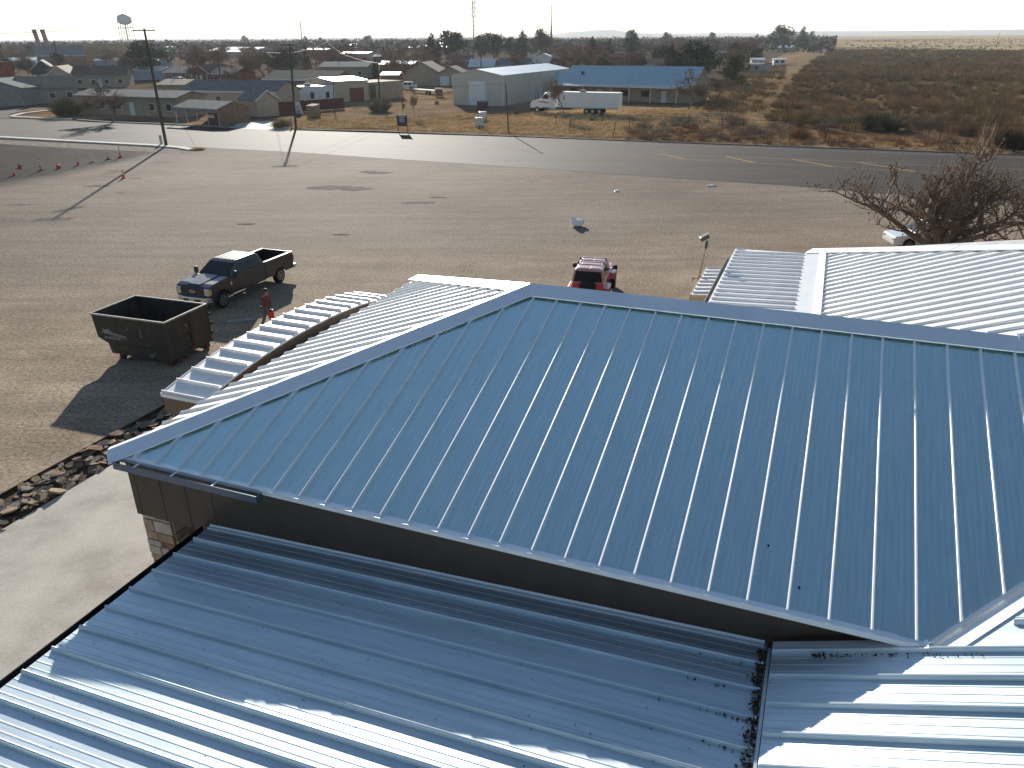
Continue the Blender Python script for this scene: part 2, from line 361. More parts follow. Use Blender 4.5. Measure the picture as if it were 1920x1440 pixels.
def facet(name, poly, zf, run, spacing, start, rw, rh, m, ins=(0, 0), top=.6, minor=0, thick=.04, label=None, jitter=0.0, rm=None, mh=.0045):
    """run = 1: ribs along t at constant s; run = 0: ribs along s at constant t"""
    b = MB(); b.prism([(s, t, zf(s, t)-thick) for s, t in poly], (0, 0, thick)); b0 = b; b = MB()
    ax = 1-run; lo = min(p[ax] for p in poly); hi = max(p[ax] for p in poly)
    def rib(c, w_, h_, i0, i1, tp, bb=None):
        r = clip(poly, ax, c)
        if not r: return
        a, e = r[0]+i0, r[1]-i1
        if e-a < .15: return
        rings = []
        nseg = max(1, int((e-a)/2.2)) if jitter else 1
        for k in range(nseg+1):
            u = a+(e-a)*k/nseg; j = rng.uniform(-jitter, jitter) if 0 < k < nseg else 0
            ring = []
            for off, up in ((-w_/2, -.004), (-w_/2*tp, h_*.72), (-w_/4*tp, h_*.9), (w_/4*tp, h_), (w_/2*tp, h_*.9), (w_/2, -.004)):
                cc = c+off+j; s, t = (cc, u) if run == 1 else (u, cc)
                ring.append((s, t, zf(s, t)+up))
            rings.append(ring)
        (bb or b).loft(rings)
    c = start
    while c < lo: c += spacing
    while c-spacing > lo: c -= spacing
    while c < hi:
        rib(c, rw, rh, ins[0], ins[1], top)
        for k in range(minor): rib(c+spacing*(k+1)/(minor+1), .040, mh, ins[0]*.3, ins[1], .5, b0)
        c += spacing
    o = multi(name, [(b0, m), (b, rm or m)], bld)
    if label: o['label'] = label
    return o
CAPW = .34
# hip wing
fr = [(SA, TA), (SV, TA), (SVR, TR_), (SB, TR_)]
facet('roof', fr, zF, 1, .516, .0737*7*0-.11, .044, .058, galv_s, (.0, .34), .8, label='blue-grey standing seam hip slope facing the viewer', jitter=.004, rm=ribm, minor=5, mh=.0016)
facet('roof', [(SA, TA), (SB, TR_), (SA, TC)], zL, 0, .49, 9.1, .060, .062, galv, (.0, .42), .5, label='sunlit white ribbed hip end')
facet('roof', [(SA, TC), (SB, TR_), (SVR, TR_), (SV, TC)], zBk, 1, .516, 0, .032, .05, galv_s, (.3, .0), .75)
def strip(b, pts, off):      # ribbon between two polylines of (s,t,z)
    n = len(pts)
    for i in range(n-1):
        a0, a1 = pts[i]; b0, b1 = pts[i+1]
        vs = [(*p[:2], p[2]+off) for p in (a0, a1, b1, b0)]+[(*p[:2], p[2]+off-.02) for p in (a0, a1, b1, b0)]
        b.add(vs, [(0, 1, 2, 3), (7, 6, 5, 4), (0, 4, 5, 1), (1, 5, 6, 2), (2, 6, 7, 3), (3, 7, 4, 0)])
def cap(name, p, q, f1, f2, n1, n2, w1, w2, m, seg=7, up=.065):
    """folded cap along p-q (s,t) with flaps of width w on planes f1 / f2 towards n1 / n2"""
    b = MB()
    for (f, n, w_) in ((f1, n1, w1), (f2, n2, w2)):
        L_ = []
        for i in range(seg+1):
            k = i/seg; s, t = p[0]+(q[0]-p[0])*k, p[1]+(q[1]-p[1])*k
            so_, to_ = s+n[0]*w_, t+n[1]*w_
            L_.append(((s, t, f(s, t)+.035), (so_, to_, f(so_, to_))))
        strip(b, L_, up)
    ln = math.hypot(q[0]-p[0], q[1]-p[1]); k = 3.0
    while k < ln:                      # lap joints of the ten foot lengths
        u = k/ln; s, t = p[0]+(q[0]-p[0])*u, p[1]+(q[1]-p[1])*u; du = .03/ln
        for (f, n, w_) in ((f1, n1, w1), (f2, n2, w2)):
            P = []
            for uu in (u-du, u+du):
                s, t = p[0]+(q[0]-p[0])*uu, p[1]+(q[1]-p[1])*uu
                P.append(((s, t, f(s, t)+.04), (s+n[0]*w_, t+n[1]*w_, f(s+n[0]*w_, t+n[1]*w_)+.004)))
            strip(b, P, up+.004)
        k += 3.05
    return b.build(name, m, bld)
cap('ridge_cap', (SB-.05, TR_), (SVR, TR_), zF, zBk, (0, -1), (0, 1), .36, .30, capm, 9)
q2 = math.sqrt(.5)
cap('hip_cap', (SA-.03, TA-.03), (SB, TR_), zF, zL, (q2, -q2), (-q2, q2), .33, .36, capm, 8)
cap('hip_cap', (SA-.03, TC+.03), (SB, TR_), zL, zBk, (-q2, -q2), (q2, q2), .34, .3, capm, 8)
# eave trim
b = MB(); b.bx(SA-.04, SV-.02, TA-.06, TA-.005, ZE-.065, ZE+.012); b.bx(SA-.04, SV-.02, TA-.06, TA+.05, ZE+.004, ZE+.022)
b.build('eave_trim', capm, bld)
b = MB(); b.bx(SA-.03, SA-.003, TA-.04, TC+.04, ZE-.13, ZE-.02); b.build('eave_trim', capm, bld)
b = MB(); b.bx(SA+.02, SV-.1, TA+.0, TA+.24, ZE-.13, ZE-.07); b.bx(SA+.02, SA+.2, TA, TC, ZE-.13, ZE-.07); b.build('soffit', brown_siding, bld)
# valley flashing with raised lip
b = MB()
def vline(o1, o2, f1, f2, up, n=8):
    L_ = []
    for i in range(n+1):
        t = TA-.04+(TR_-TA)*i/n; s = val(t)
        L_.append(((s+o1, t, f1(s+o1, t)), (s+o2, t, f2(s+o2, t))))
    strip(b, L_, up)
vline(-.42, -.02, zF, zF, .014); b.build('valley_flashing', galv_s, bld); b = MB(); vline(.0, .36, zS, zS, .022)
L_ = []
for i in range(9):
    t = TA-.02+(TR_-TA)*i/8; s = val(t); L_.append(((s-.03, t, zF(s, t)+.085), (s+.03, t, zF(s, t)+.085)))
strip(b, L_, 0)
L_ = [((p[0][0], p[0][1], p[0][2]-.085), p[0]) for p in L_]; strip(b, L_, 0)
b.build('valley_flashing', capm, bld)
# steep main slope (near part, valley part, far part with its hip)
SM = 13.0; TH = 31.45
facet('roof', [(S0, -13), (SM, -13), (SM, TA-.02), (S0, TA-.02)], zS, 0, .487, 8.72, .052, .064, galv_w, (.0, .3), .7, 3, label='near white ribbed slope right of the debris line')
facet('roof', [(SV+.34, TA-.02), (SVR+.34, TR_), (SM, TR_), (SM, TA-.02)], zS, 0, .487, 8.72, .052, .064, galv_w, (.12, .3), .7, 3)
facet('roof', [(SVR+.34, TR_), (SV+.34, TC), (SM, TC), (SM, TR_)], zS, 0, .487, 8.72, .065, .062, galv, (.12, .3), .7)
facet('roof', [(S0, TC+.02), (SM, TC+.02), (SM, TH-(SM-S0)), (S0, TH)], zS, 0, .487, 8.72, .065, .062, galv, (.10, .34), .7, label='far white ribbed slope ending in a long hip')
zH = lambda s, t: ZT+(TH-t)*TS
facet('roof', [(S0, TH), (SM, TH-(SM-S0)), (2*SM-S0, TH)], zH, 1, .487, 0, .085, .06, galv, (.3, 0), .45)
zE_ = lambda s, t: ZT+(2*SM-S0-s)*TS
facet('roof', [(SM, -13), (2*SM-S0, -13), (2*SM-S0, TH), (SM, TH-(SM-S0))], zE_, 0, .487, 0, .085, .06, galv, (.3, 0), .45)
cap('hip_cap', (S0-.25, TH+.25), (SM, TH-(SM-S0)), zS, zH, (-q2, -q2), (q2, q2), .36, .34, capm, 10)
cap('ridge_cap', (SM, -13), (SM, TH-(SM-S0)), zS, zE_, (-1, 0), (1, 0), .3, .3, capm, 10)
# low porch roofs
SLn = -9.62
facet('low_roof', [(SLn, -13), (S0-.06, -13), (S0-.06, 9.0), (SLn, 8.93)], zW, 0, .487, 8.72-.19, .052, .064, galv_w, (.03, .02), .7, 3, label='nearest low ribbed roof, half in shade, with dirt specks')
SLf = -2.86
facet('low_roof', [(SLf, TC-.3), (S0-.06, TC-.3), (S0-.06, TH-.1), (SLf, TH+.25)], zW, 0, .487, 8.72, .065, .062, galv, (.06, .45), .7, label='far low ribbed roof left of the white transition cap')
# transition cap between the far low roof and the steep slope
b = MB(); L_ = []
for i in range(7):
    t = TC-.2+(TH-.5-TC+.2)*i/6; L_.append(((S0-.42, t, zW(S0-.42, t)+.075), (S0-.0, t, zW(S0, t)+.12)))
strip(b, L_, 0)
L_ = [((S0, p[0][1], zS(S0, 0)+.075), (S0+.24, p[0][1], zS(S0+.24, 0)+.085)) for p in L_]; strip(b, L_, 0)
b.build('transition_cap', mat('white_cap', (.70, .70, .69), (.76, .76, .74), .6, .4, .35), bld)
# edge of the near low roof: dark gutter, rake flashing by the wall, debris transition
b = MB()
zl = zW(SLn, 0)
b.bx(SLn-.17, SLn-.155, -13, 8.95, zl-.19, zl-.02); b.bx(SLn-.17, SLn-.01, -13, 8.95, zl-.20, zl-.185); b.bx(SLn-.02, SLn-.008, -13, 8.95, zl-.19, zl-.03)
b.build('gutter', mat('gutter_black', (.018, .02, .022), None, rough=.4), bld)
b = MB(); zl2 = zW(SLf, 0)
b.bx(SLf-.14, SLf-.12, TC-.3, TH-.8, zl2-.16, zl2+.0); b.bx(SLf-.14, SLf-.01, TC-.3, TH-.8, zl2-.17, zl2-.155)
b.build('gutter', mat('gutter_grey', (.28, .28, .24), None, rough=.5), bld)
b = MB()
rings = [[(s, 8.90, zW(s, 0)+.0), (s, 8.90, zW(s, 0)+.02), (s, 8.975, zW(s, 0)+.02), (s, 8.975, zW(s, 0)+.045), (s, 8.989, zW(s, 0)+.045), (s, 8.989, zW(s, 0))] for s in (SLn, S0-.1)]
b.loft(rings); rings = [[(s, t_+o, zS(s, 0)+z) for t_, o, z in ((8.70, 0, .0), (8.70, 0, .06), (8.86, 0, .06), (8.86, 0, .0))] for s in (S0, SV-.05)]
b.loft(rings)
b.build('wall_flashing', capm, bld)
# lower end of the near steep slope: closure drop
b = MB(); b.bx(S0-.05, S0-.012, -13, 8.8, ZT-.16, ZT-.012); b.build('slope_end_trim', galv_w, bld)
# walls: brown fascia siding, stone pier, stucco
b = MB(); b.bx(-11.44, -11.30, 9.07, 20.66, 3.6, 4.82); b.build('fascia_wall', brown_siding, bld)
b = MB(); b.bx(-11.44, 4.0, 9.0, 9.07, 3.58, 4.90)
s = -11.3
while s < -9.2:                       # board joints
    b.bx(s, s+.003, 8.992, 8.998, 3.58, 4.83); s += .61
b.build('fascia_wall', brown_siding, bld)
b = MB(); b.bx(-11.44, 4.0, 20.66, 20.72, 3.6, 4.86); b.build('fascia_wall', brown_siding, bld)
# stone pier of individual blocks
def block_mat(nm, a, c): return mat(nm, a, c, 6, .9, bump=.5, bscale=18)
bms = [block_mat('stone_cream', (.42, .37, .31), (.54, .49, .42)), block_mat('stone_tan', (.34, .25, .17), (.44, .34, .25)), block_mat('stone_rust', (.20, .12, .075), (.30, .19, .12))]
pier = MB(); pier.bx(-11.38, -10.72, 9.08, 9.75, 0, 3.58); pmort = mat('mortar', (.45, .42, .37), (.52, .49, .44), 9, .95)
mbs = [MB(), MB(), MB()]; r2 = random.Random(3)
for face in range(3):
    z = 0.02
    while z < 3.5:
        h = r2.choice((.14, .2, .27)); h = min(h, 3.56-z); u = 0.0; W_ = .70 if face < 2 else .66
        while u < W_-.02:
            w_ = min(r2.uniform(.18, .45), W_-u)
            if W_-u-w_ < .12: w_ = W_-u
            d = r2.uniform(.02, .055); k = r2.choices((0, 1, 2), (5, 3, 2))[0]; g = .008
            if face == 0: mbs[k].bx(-11.40+u+g, -11.40+u+w_-g, 9.08-d, 9.12, z+g, z+h-g)
            elif face == 1: mbs[k].bx(-11.38-d, -11.34, 9.06+u+g, 9.06+u+w_-g, z+g, z+h-g)
            else: mbs[k].bx(-10.76, -10.72+d, 9.10+u+g, 9.10+u+w_-g, z+g, z+h-g)
            u += w_
        z += h
multi('stone_pier', [(pier, pmort)]+[(mbs[k], bms[k]) for k in range(3)], bld, bevel=.012)
b = MB(); b.bx(-10.7, SV+5, 9.62, 9.8, 0, 3.75); b.build('wall', beige, bld)
b = MB(); b.bx(-11.3, -11.15, 9.76, 20.6, 0, 3.6); b.build('wall', beige, bld)
b = MB(); b.bx(-11.25, 3, 20.5, 20.6, 0, 3.6); b.build('wall', beige, bld)
b = MB(); b.bx(SLn+.25, SLn+.4, -12.8, 8.9, 0, zl-.1); b.build('wall', beige, bld)
b = MB(); b.bx(-.1, .05, 20.6, TH-.6, 0, ZT-.12); b.bx(-.1, 2*SM-1, TH-.7, TH-.55, 0, ZT-.1); b.bx(2*SM-1, 2*SM-.85, -12.8, TH-.6, 0, ZT-.1); b.build('wall', beige, bld)
for t in (22.5, 26, 29.5, 31.4): b = MB(); b.bx(SLf+.1, SLf+.24, t-.07, t+.07, 0, zl2-.1); b.build('porch_post', beige, bld)
b = MB(); b.bx(SLf+.08, SLf+.2, TC, TH-.9, zl2-.3, zl2-.06); b.build('porch_beam', beige, bld)
# short gutter under the hip corner
b = MB()
g0, g1, gt, gz = -11.25, -8.05, TA-.065, ZE-.02
b.bx(g0, g1, gt-.15, gt-.14, gz-.13, gz+.0); b.bx(g0, g1, gt-.14, gt, gz-.14, gz-.125); b.bx(g1-.01, g1, gt-.15, gt, gz-.13, gz); b.bx(g0, g0+.01, gt-.15, gt, gz-.13, gz)
b.bx(g0, g1, gt-.158, gt-.14, gz-.005, gz+.01)
go = b.build('gutter', mat('gutter_blue', (.10, .14, .19), None, rough=.35, metal=.5), bld)
b = MB()
for s in (-10.75, -9.9, -9.0): b.bx(s, s+.03, gt-.15, gt+.02, gz+.008, gz+.018)
b.build('gutter_strap', capm, go)
# arched entrance canopy
s0, s1, t0, t1 = -13.02, -11.82, 11.55, 19.5
arch = lambda t: float(np.interp(t, [11.55, 12.0, 12.45, 13.0, 13.6, 14.3, 15.0, 15.8, 16.6, 17.3, 18.0, 18.7, 19.5], [4.78, 4.87, 4.945, 5.02, 5.08, 5.125, 5.145, 5.145, 5.12, 5.075, 5.0, 4.89, 4.72]))
can = MB(); n = 16; rings = []
for i in range(n+1):
    t = t0+(t1-t0)*i/n; z = arch(t); rings.append([(s0, t, z), (s1, t, z), (s1, t, z-.05), (s0, t, z-.05)])
can.loft(rings)
for i in range(n+1):
    t = min(max(t0+.02, t0+(t1-t0)*i/n), t1-.02); z = arch(t)
    can.bx(s0, s1, t-.008, t+.008, z-.01, z+.075)
co = can.build('canopy_roof', galv, bld); co['label'] = 'arched canopy roof of white stepped panels'
b = MB()
for s in (s0+.02, s1-.04):
    up = [(s, t0+(t1-t0)*i/24, arch(t0+(t1-t0)*i/24)-.052) for i in range(25)]
    b.prism(up+[(s, t1, 4.30), (s, t0, 4.30)], (.02, 0, 0))
b.bx(s0+.03, s1-.03, t0, t0+.02, 4.30, arch(t0)-.055); b.bx(s0+.03, s1-.03, t1-.02, t1, 4.30, arch(t1)-.055)
b.bx(s0+.03, s1-.05, t0+.03, t1-.03, 4.30, 4.33)
b.build('canopy_fascia', mat('canopy_brown', (.13, .085, .055), (.17, .115, .075), 2, .6), bld)
b = MB(); b.bx(s0, s1, t0-.03, t0-.005, arch(t0)-.07, arch(t0)+.01); L_ = []
for i in range(25):
    t = t0+(t1-t0)*i/24; L_.append(((s0-.03, t, arch(t)+.01), (s0-.003, t, arch(t)+.01)))
strip(b, L_, .0); strip(b, [((p[0][0], p[0][1], p[0][2]-.08), p[0]) for p in L_], 0)
b.build('canopy_trim', white_paint, bld)
for t in (t0+.3, t1-.3): b = MB(); b.bx(s0+.12, s0+.30, t-.09, t+.09, 0, 4.31); b.build('canopy_post', brown_siding, bld)
# small side canopy by the far wing
zq = lambda s, t: 3.42+(s+3.75)*.10
facet('side_canopy', [(-3.8, 27.2), (SLf-.02, 27.2), (SLf-.02, 30.9), (-3.8, 30.9)], zq, 0, .487, 27.4, .085, .06, galv, (.02, .02), .45)
b = MB(); b.bx(-3.85, -3.81, 27.1, 31, 3.22, 3.42); b.bx(-3.85, SLf-.05, 27.1, 27.14, 3.18, 3.40); b.build('side_canopy_fascia', mat('tan_trim', (.42, .36, .26), None, rough=.6), bld)
for t in (27.2, 30.85): b = MB(); b.bx(-3.8, -3.7, t-.05, t+.05, 0, 3.2); b.build('side_canopy_post', mat('tan_trim', (.42, .36, .26)), bld)
# vents / screws: dark specks on the hip slope
b = MB()
for s, t in ((.05, 9.75), (.52, 9.2), (-2.2, 11.0)): b.box((s, t, zF(s, t)+.006), (.035, .025, .008), rng.uniform(0, 3))
b.build('roof_specks', mat('speck', (.02, .02, .02)), bld)
# leaf litter and dirt lying on the near low roof
def litter():
    r3 = random.Random(11); V = []; F = []
    def leaf(s, t, z, k):
        a = r3.uniform(0, 6.28); c, d = math.cos(a)*k, math.sin(a)*k; e = r3.uniform(.35, .8)
        b0 = len(V); V.extend([(s-c, t-d, z+r3.uniform(0, k*.8)), (s+d*e, t-c*e, z), (s+c, t+d, z+r3.uniform(0, k*.8)), (s-d*e, t+c*e, z+k*.3)]); F.append((b0, b0+1, b0+2, b0+3))
    for i in range(900):
        t = r3.uniform(2.5, 8.8); s = S0-.07-abs(r3.gauss(0, .06)); leaf(s, t, zW(s, t)+.008+r3.random()*.05, r3.uniform(.012, .04))
    for i in range(90):           # clumps behind the ribs near the transition
        k = r3.randint(0, 12); t = 8.53-.487*k-.045-abs(r3.gauss(0, .012)); s = S0-.1-abs(r3.gauss(0, .55)); leaf(s, t, zW(s, t)+.012, r3.uniform(.012, .03))
    for i in range(420):
        s = r3.uniform(SLn+.1, S0-.1); t = r3.uniform(1, 8.8); leaf(s, t, zW(s, t)+.010, r3.uniform(.006, .016))
    for i in range(70):
        s = S0+.1+r3.random()**2*(SV-S0)+.4; t = 8.66-abs(r3.gauss(0, .04)); leaf(s, t, zS(s, t)+.012, r3.uniform(.01, .03))
    o = npmesh('leaf_litter', np.array(V), np.array(F), mat('litter', (.04, .028, .02), (.11, .075, .045), 8, .95)); o.rotation_euler = (0, 0, R(-21.7))
    tag(o, 'dark dead leaves and dirt gathered along the roof joint and ribs', 'leaf litter', kind='stuff')
litter()
# ------------------------------------------------------------ vehicles and near things
def text_mesh(txt, size, m, parent, loc, rot, name='lettering', ext=.004, shear=0.0, align='CENTER'):
    c = bpy.data.curves.new(name, 'FONT'); c.body = txt; c.size = size; c.extrude = ext; c.align_x = align; c.align_y = 'CENTER'; c.shear = shear; c.offset = size*.012
    t = bpy.data.objects.new(name, c); col.objects.link(t); bpy.context.view_layer.update()
    me = bpy.data.meshes.new_from_object(t.evaluated_get(bpy.context.evaluated_depsgraph_get()))
    bpy.data.objects.remove(t); me.materials.clear(); me.materials.append(m)
    o = bpy.data.objects.new(name, me); col.objects.link(o); o.parent = parent; o.location = loc; o.rotation_euler = rot
    return o
def arch_profile(x0, x1, zb, top, axles, r, n=9):
    """side outline: bottom edge from x0 to x1 at zb with wheel arches, then the list top from x1 back to x0"""
    P = [(x0, zb)]
    for ax in sorted(axles):
        a0 = math.asin(max(-1, min(1, (zb-.40)/r)))
        for i in range(n+1):
            a = math.pi-a0-(math.pi-2*a0)*i/n; P.append((ax+math.cos(a)*r, .40+math.sin(a)*r))
    P.append((x1, zb)); return P+top
def wheels(parent, xs, y, r, wd, rimm, n=20, hub=.62):
    for x in xs:
        for sy in (-1, 1):
            b = MB(); yo = sy*y
            prof = [(r-.06, -wd/2), (r, -wd/2+.04), (r, wd/2-.04), (r-.06, wd/2)]
            rings = [[(x+math.cos(2*math.pi*i/n)*pr, yo+py, r+math.sin(2*math.pi*i/n)*pr) for i in range(n)] for pr, py in prof]
            b.loft(rings); wo = empty('wheel', (0, 0, 0)); wo.parent = parent
            b.build('tyre', rubber, wo)
            c = MB(); o_ = yo+sy*(wd/2-.015)
            c.loft([[(x+math.cos(2*math.pi*i/n)*pr, o_+sy*py, r+math.sin(2*math.pi*i/n)*pr) for i in range(n)] for pr, py in ((r*hub, 0), (r*hub, .02), (r*hub*.85, .02), (r*hub*.8, -.01), (r*.15, -.005), (r*.12, .03))])
            for k in range(6):
                a = 2*math.pi*k/6; c.box((x+math.cos(a)*r*.35, o_+sy*.008, r+math.sin(a)*r*.35), (r*.34, .03, .05), M=Matrix.Rotation(-a, 3, 'Y'))
            c.build('rim', rimm, wo)
rim_m = mat('rim_grey', (.35, .35, .36), None, rough=.3, metal=.8)
def pickup(name, paint, loc, rz, lod=0):
    r = empty(name, loc, rz); HW = 1.0
    ax = (2.22, -2.25)
    top = [(3.08, .78), (3.10, 1.05), (3.04, 1.24), (2.75, 1.33), (1.72, 1.42), (1.60, 1.40), (-1.05, 1.38)]
    side = arch_profile(-1.05, 3.02, .52, top, (2.22,), .50)
    b = MB(); b.prism([(x, -HW, z) for x, z in side], (0, 2*HW, 0)); body = b.build('body', paint, r, bevel=.045)
    h = MB(); h.loft([[(1.74, -.52, 1.42), (1.74, .52, 1.42), (3.0, .40, 1.27), (3.0, -.40, 1.27)], [(1.74, -.46, 1.475), (1.74, .46, 1.475), (2.92, .34, 1.33), (2.92, -.34, 1.33)]]); h.build('hood_bulge', paint, r, bevel=.015)
    # greenhouse
    g = MB(); yb, yt = .95, .76
    g.loft([[(1.62, -yb, 1.385), (-1.03, -yb, 1.385), (-1.03, yb, 1.385), (1.62, yb, 1.385)], [(.88, -yt, 1.90), (-.90, -yt, 1.90), (-.90, yt, 1.90), (.88, yt, 1.90)], [(.66, -yt+.08, 1.975), (-.78, -yt+.08, 1.975), (-.78, yt-.08, 1.975), (.66, yt-.08, 1.975)]])
    cab = g.build('cab', paint, r, bevel=.035)
    rb = MB()
    for y in (-.48, -.24, 0, .24, .48): rb.bx(-.70, .60, y-.045, y+.045, 1.968, 1.99)
    rb.build('roof_rib', paint, cab, bevel=.008)
    def quad(b, P, n, off=.012): n = Vector(n).normalized()*off; b.prism([Vector(p)+n for p in P], -n*.6)
    lerp = lambda a, c, k: Vector(a)+(Vector(c)-Vector(a))*k
    def pane(c00, c10, c11, c01, u0, u1, v0, v1):
        f = lambda u, v: lerp(lerp(c00, c10, u), lerp(c01, c11, u), v)
        return [f(u0, v0), f(u1, v0), f(u1, v1), f(u0, v1)]
    w_ = MB(); quad(w_, pane((1.62, -yb, 1.385), (1.62, yb, 1.385), (.88, yt, 1.90), (.88, -yt, 1.90), .05, .95, .06, .92), (.57, 0, .82)); w_.build('windscreen', glass, cab)
    w_ = MB(); quad(w_, pane((-1.03, -yb, 1.385), (-1.03, yb, 1.385), (-.90, yt, 1.90), (-.90, -yt, 1.90), .08, .92, .12, .88), (-1, 0, .2)); w_.build('rear_window', glass, cab)
    for sy in (-1, 1):
        c00, c10, c11, c01 = (1.62, sy*yb, 1.385), (-1.03, sy*yb, 1.385), (-.90, sy*yt, 1.90), (.88, sy*yt, 1.90)
        for u0, u1 in ((.13, .50), (.54, .93)):
            w_ = MB(); P = pane(c00, c10, c11, c01, u0, u1, .06, .86); quad(w_, P, (0, sy, .35)); w_.build('side_window', glass, cab)
        for x in (.28, -.85):
            w_ = MB(); w_.bx(x-.1, x+.1, sy*1.005-.02, sy*1.005+.02, 1.16, 1.20); w_.build('door_handle', paint, body)
        w_ = MB(); w_.bx(.38, .395, sy*1.0-.003, sy*1.0+.003, .62, 1.36); w_.bx(-.72, -.71, sy*1.0-.003, sy*1.0+.003, .62, 1.36); w_.build('door_seam', black_metal, body)
        w_ = MB(); w_.bx(1.34, 1.52, min(sy*1.0, sy*1.16), max(sy*1.0, sy*1.16), 1.36, 1.40); w_.bx(1.36, 1.47, min(sy*1.08, sy*1.30), max(sy*1.08, sy*1.30), 1.34, 1.68); w_.build('mirror', black_metal, r, bevel=.03)
        w_ = MB(); w_.bx(3.0, 3.135, min(sy*.70, sy*.99), max(sy*.70, sy*.99), .84, 1.19); hl = w_.build('headlight', mat('lamp_glass', (.55, .56, .56), None, rough=.12, metal=.6), r, bevel=.03)
        w_ = MB(); w_.bx(2.96, 3.10, min(sy*.965, sy*1.008), max(sy*.965, sy*1.008), .88, 1.15); w_.build('indicator', mat('amber', (.75, .38, .10), None, rough=.25), hl)
        w_ = MB(); w_.bx(-3.47, -3.41, min(sy*.86, sy*1.008), max(sy*.86, sy*1.008), .95, 1.32); w_.build('tail_light', mat('red_lens', (.55, .03, .025), None, rough=.2), r, bevel=.01)
        w_ = MB(); w_.bx(-.95, 1.5, min(sy*.95, sy*1.04), max(sy*.95, sy*1.04), .40, .47); w_.build('running_board', black_metal, r)
        w_ = MB(); w_.bx(1.52, 1.60, sy*1.0-.012, sy*1.0+.012, .98, 1.16); w_.build('fender_badge', chrome, body)
    # grille with slats, emblem, bumper, plate
    w_ = MB(); w_.bx(3.03, 3.10, -.70, .70, .80, 1.20); gr = w_.build('grille', black_metal, r, bevel=.03)
    w_ = MB()
    for z in (.87, .96, 1.05, 1.14): w_.bx(3.09, 3.125, -.66, .66, z-.012, z+.012)
    w_.build('grille_bars', mat('dark_chrome', (.06, .06, .065), None, rough=.3, metal=.5), gr)
    w_ = MB(); n = 20
    w_.loft([[(x, math.cos(2*math.pi*i/n)*.185*k, 1.02+math.sin(2*math.pi*i/n)*.078*k) for i in range(n)] for x, k in ((3.12, 1), (3.145, 1), (3.146, .86))]); em = w_.build('emblem', chrome, gr)
    w_ = MB(); w_.loft([[(x, math.cos(2*math.pi*i/n)*.16, 1.02+math.sin(2*math.pi*i/n)*.062) for i in range(n)] for x in (3.140, 3.150)]); w_.build('emblem_field', mat('emblem_blue', (.01, .02, .08), None, rough=.3), em)
    text_mesh('Ford', .11, chrome, em, (3.152, 0, 1.02), (R(90), 0, R(90)), shear=.25, ext=.003)
    w_ = MB(); pts = [(3.02, -1.0), (3.16, -.93), (3.24, -.6), (3.27, 0), (3.24, .6), (3.16, .93), (3.02, 1.0), (2.9, 1.0), (2.98, .5), (2.98, -.5), (2.9, -1.0)]
    w_.prism([(x, y, .50) for x, y in pts], (0, 0, .26)); bmp = w_.build('bumper', chrome, r, bevel=.03)
    w_ = MB(); w_.bx(3.20, 3.275, -.5, .5, .52, .66); w_.build('air_intake', black_metal, bmp)
    w_ = MB(); w_.bx(3.272, 3.285, -.16, .16, .53, .68); w_.build('licence_plate', mat('plate', (.62, .62, .6)), bmp)
    w_ = MB(); w_.bx(2.75, 3.15, -.85, .85, .36, .52); w_.bx(-3.3, 2.7, -.42, -.34, .42, .56); w_.bx(-3.3, 2.7, .34, .42, .42, .56); w_.bx(-2.35, -2.15, -.8, .8, .33, .45); w_.bx(2.1, 2.3, -.8, .8, .33, .45); w_.build('chassis', black_metal, r)
    # bed
    bside = arch_profile(-3.42, -1.07, .56, [(-1.07, 1.42), (-3.42, 1.42)], (-2.25,), .50)
    for sy in (-1, 1):
        w_ = MB(); y = sy*HW if sy < 0 else HW-.10; w_.prism([(x, y, z) for x, z in bside], (0, .10, 0)); bs = w_.build('bed_side', paint, r, bevel=.02)
        c = MB(); c.bx(-3.42, -1.07, sy*.94-.075, sy*.94+.075, 1.418, 1.445); c.build('bed_rail', mat('rail_cap', (.16, .16, .17), None, rough=.3, metal=.3), bs, bevel=.01)
        c = MB(); c.loft([[(-2.25+math.cos(math.pi*i/8)*.52, sy*.9, .72+math.sin(math.pi*i/8)*.28) for i in range(9)], [(-2.25+math.cos(math.pi*i/8)*.52, sy*.66, .72+math.sin(math.pi*i/8)*.28) for i in range(9)]]); c.build('wheel_well', black_metal, bs)
    w_ = MB(); w_.bx(-3.45, -3.37, -.90, .90, .62, 1.43); w_.build('tailgate', paint, r, bevel=.02)
    w_ = MB(); w_.bx(-1.12, -1.06, -.90, .90, .62, 1.42); w_.bx(-3.37, -1.12, -.90, .90, .70, .745)
    for k in range(12): w_.bx(-3.36, -1.13, -.86+k*.15, -.80+k*.15, .744, .756)
    w_.build('bed_floor', mat('bed_liner', (.03, .03, .032), (.06, .055, .05), 6, .8), r)
    w_ = MB(); w_.bx(-3.68, -3.44, -.98, .98, .52, .72); w_.build('rear_bumper', chrome, r, bevel=.03)
    wheels(r, ax, .84, .40, .27, rim_m)
    return r
black_paint = mat('black_paint', (.008, .008, .013), (.013, .012, .018), .8, .34, coat=.5, spec=.5)
fA, rA = at(418, 577), at(524, 530); d = (fA-rA).normalized(); ang = math.atan2(d.y, d.x)
cen = (fA+rA)/2+Vector((d.y, -d.x, 0))*.84
if Vector((d.y, -d.x, 0)).dot(Vector((1, 0, 0))) > 0: cen = (fA+rA)/2-Vector((d.y, -d.x, 0))*.84
tr = pickup('pickup_truck', black_paint, cen, ang)
tag(tr, 'black crew cab pickup truck with an empty bed parked on the gravel behind the dumpster', 'pickup truck')
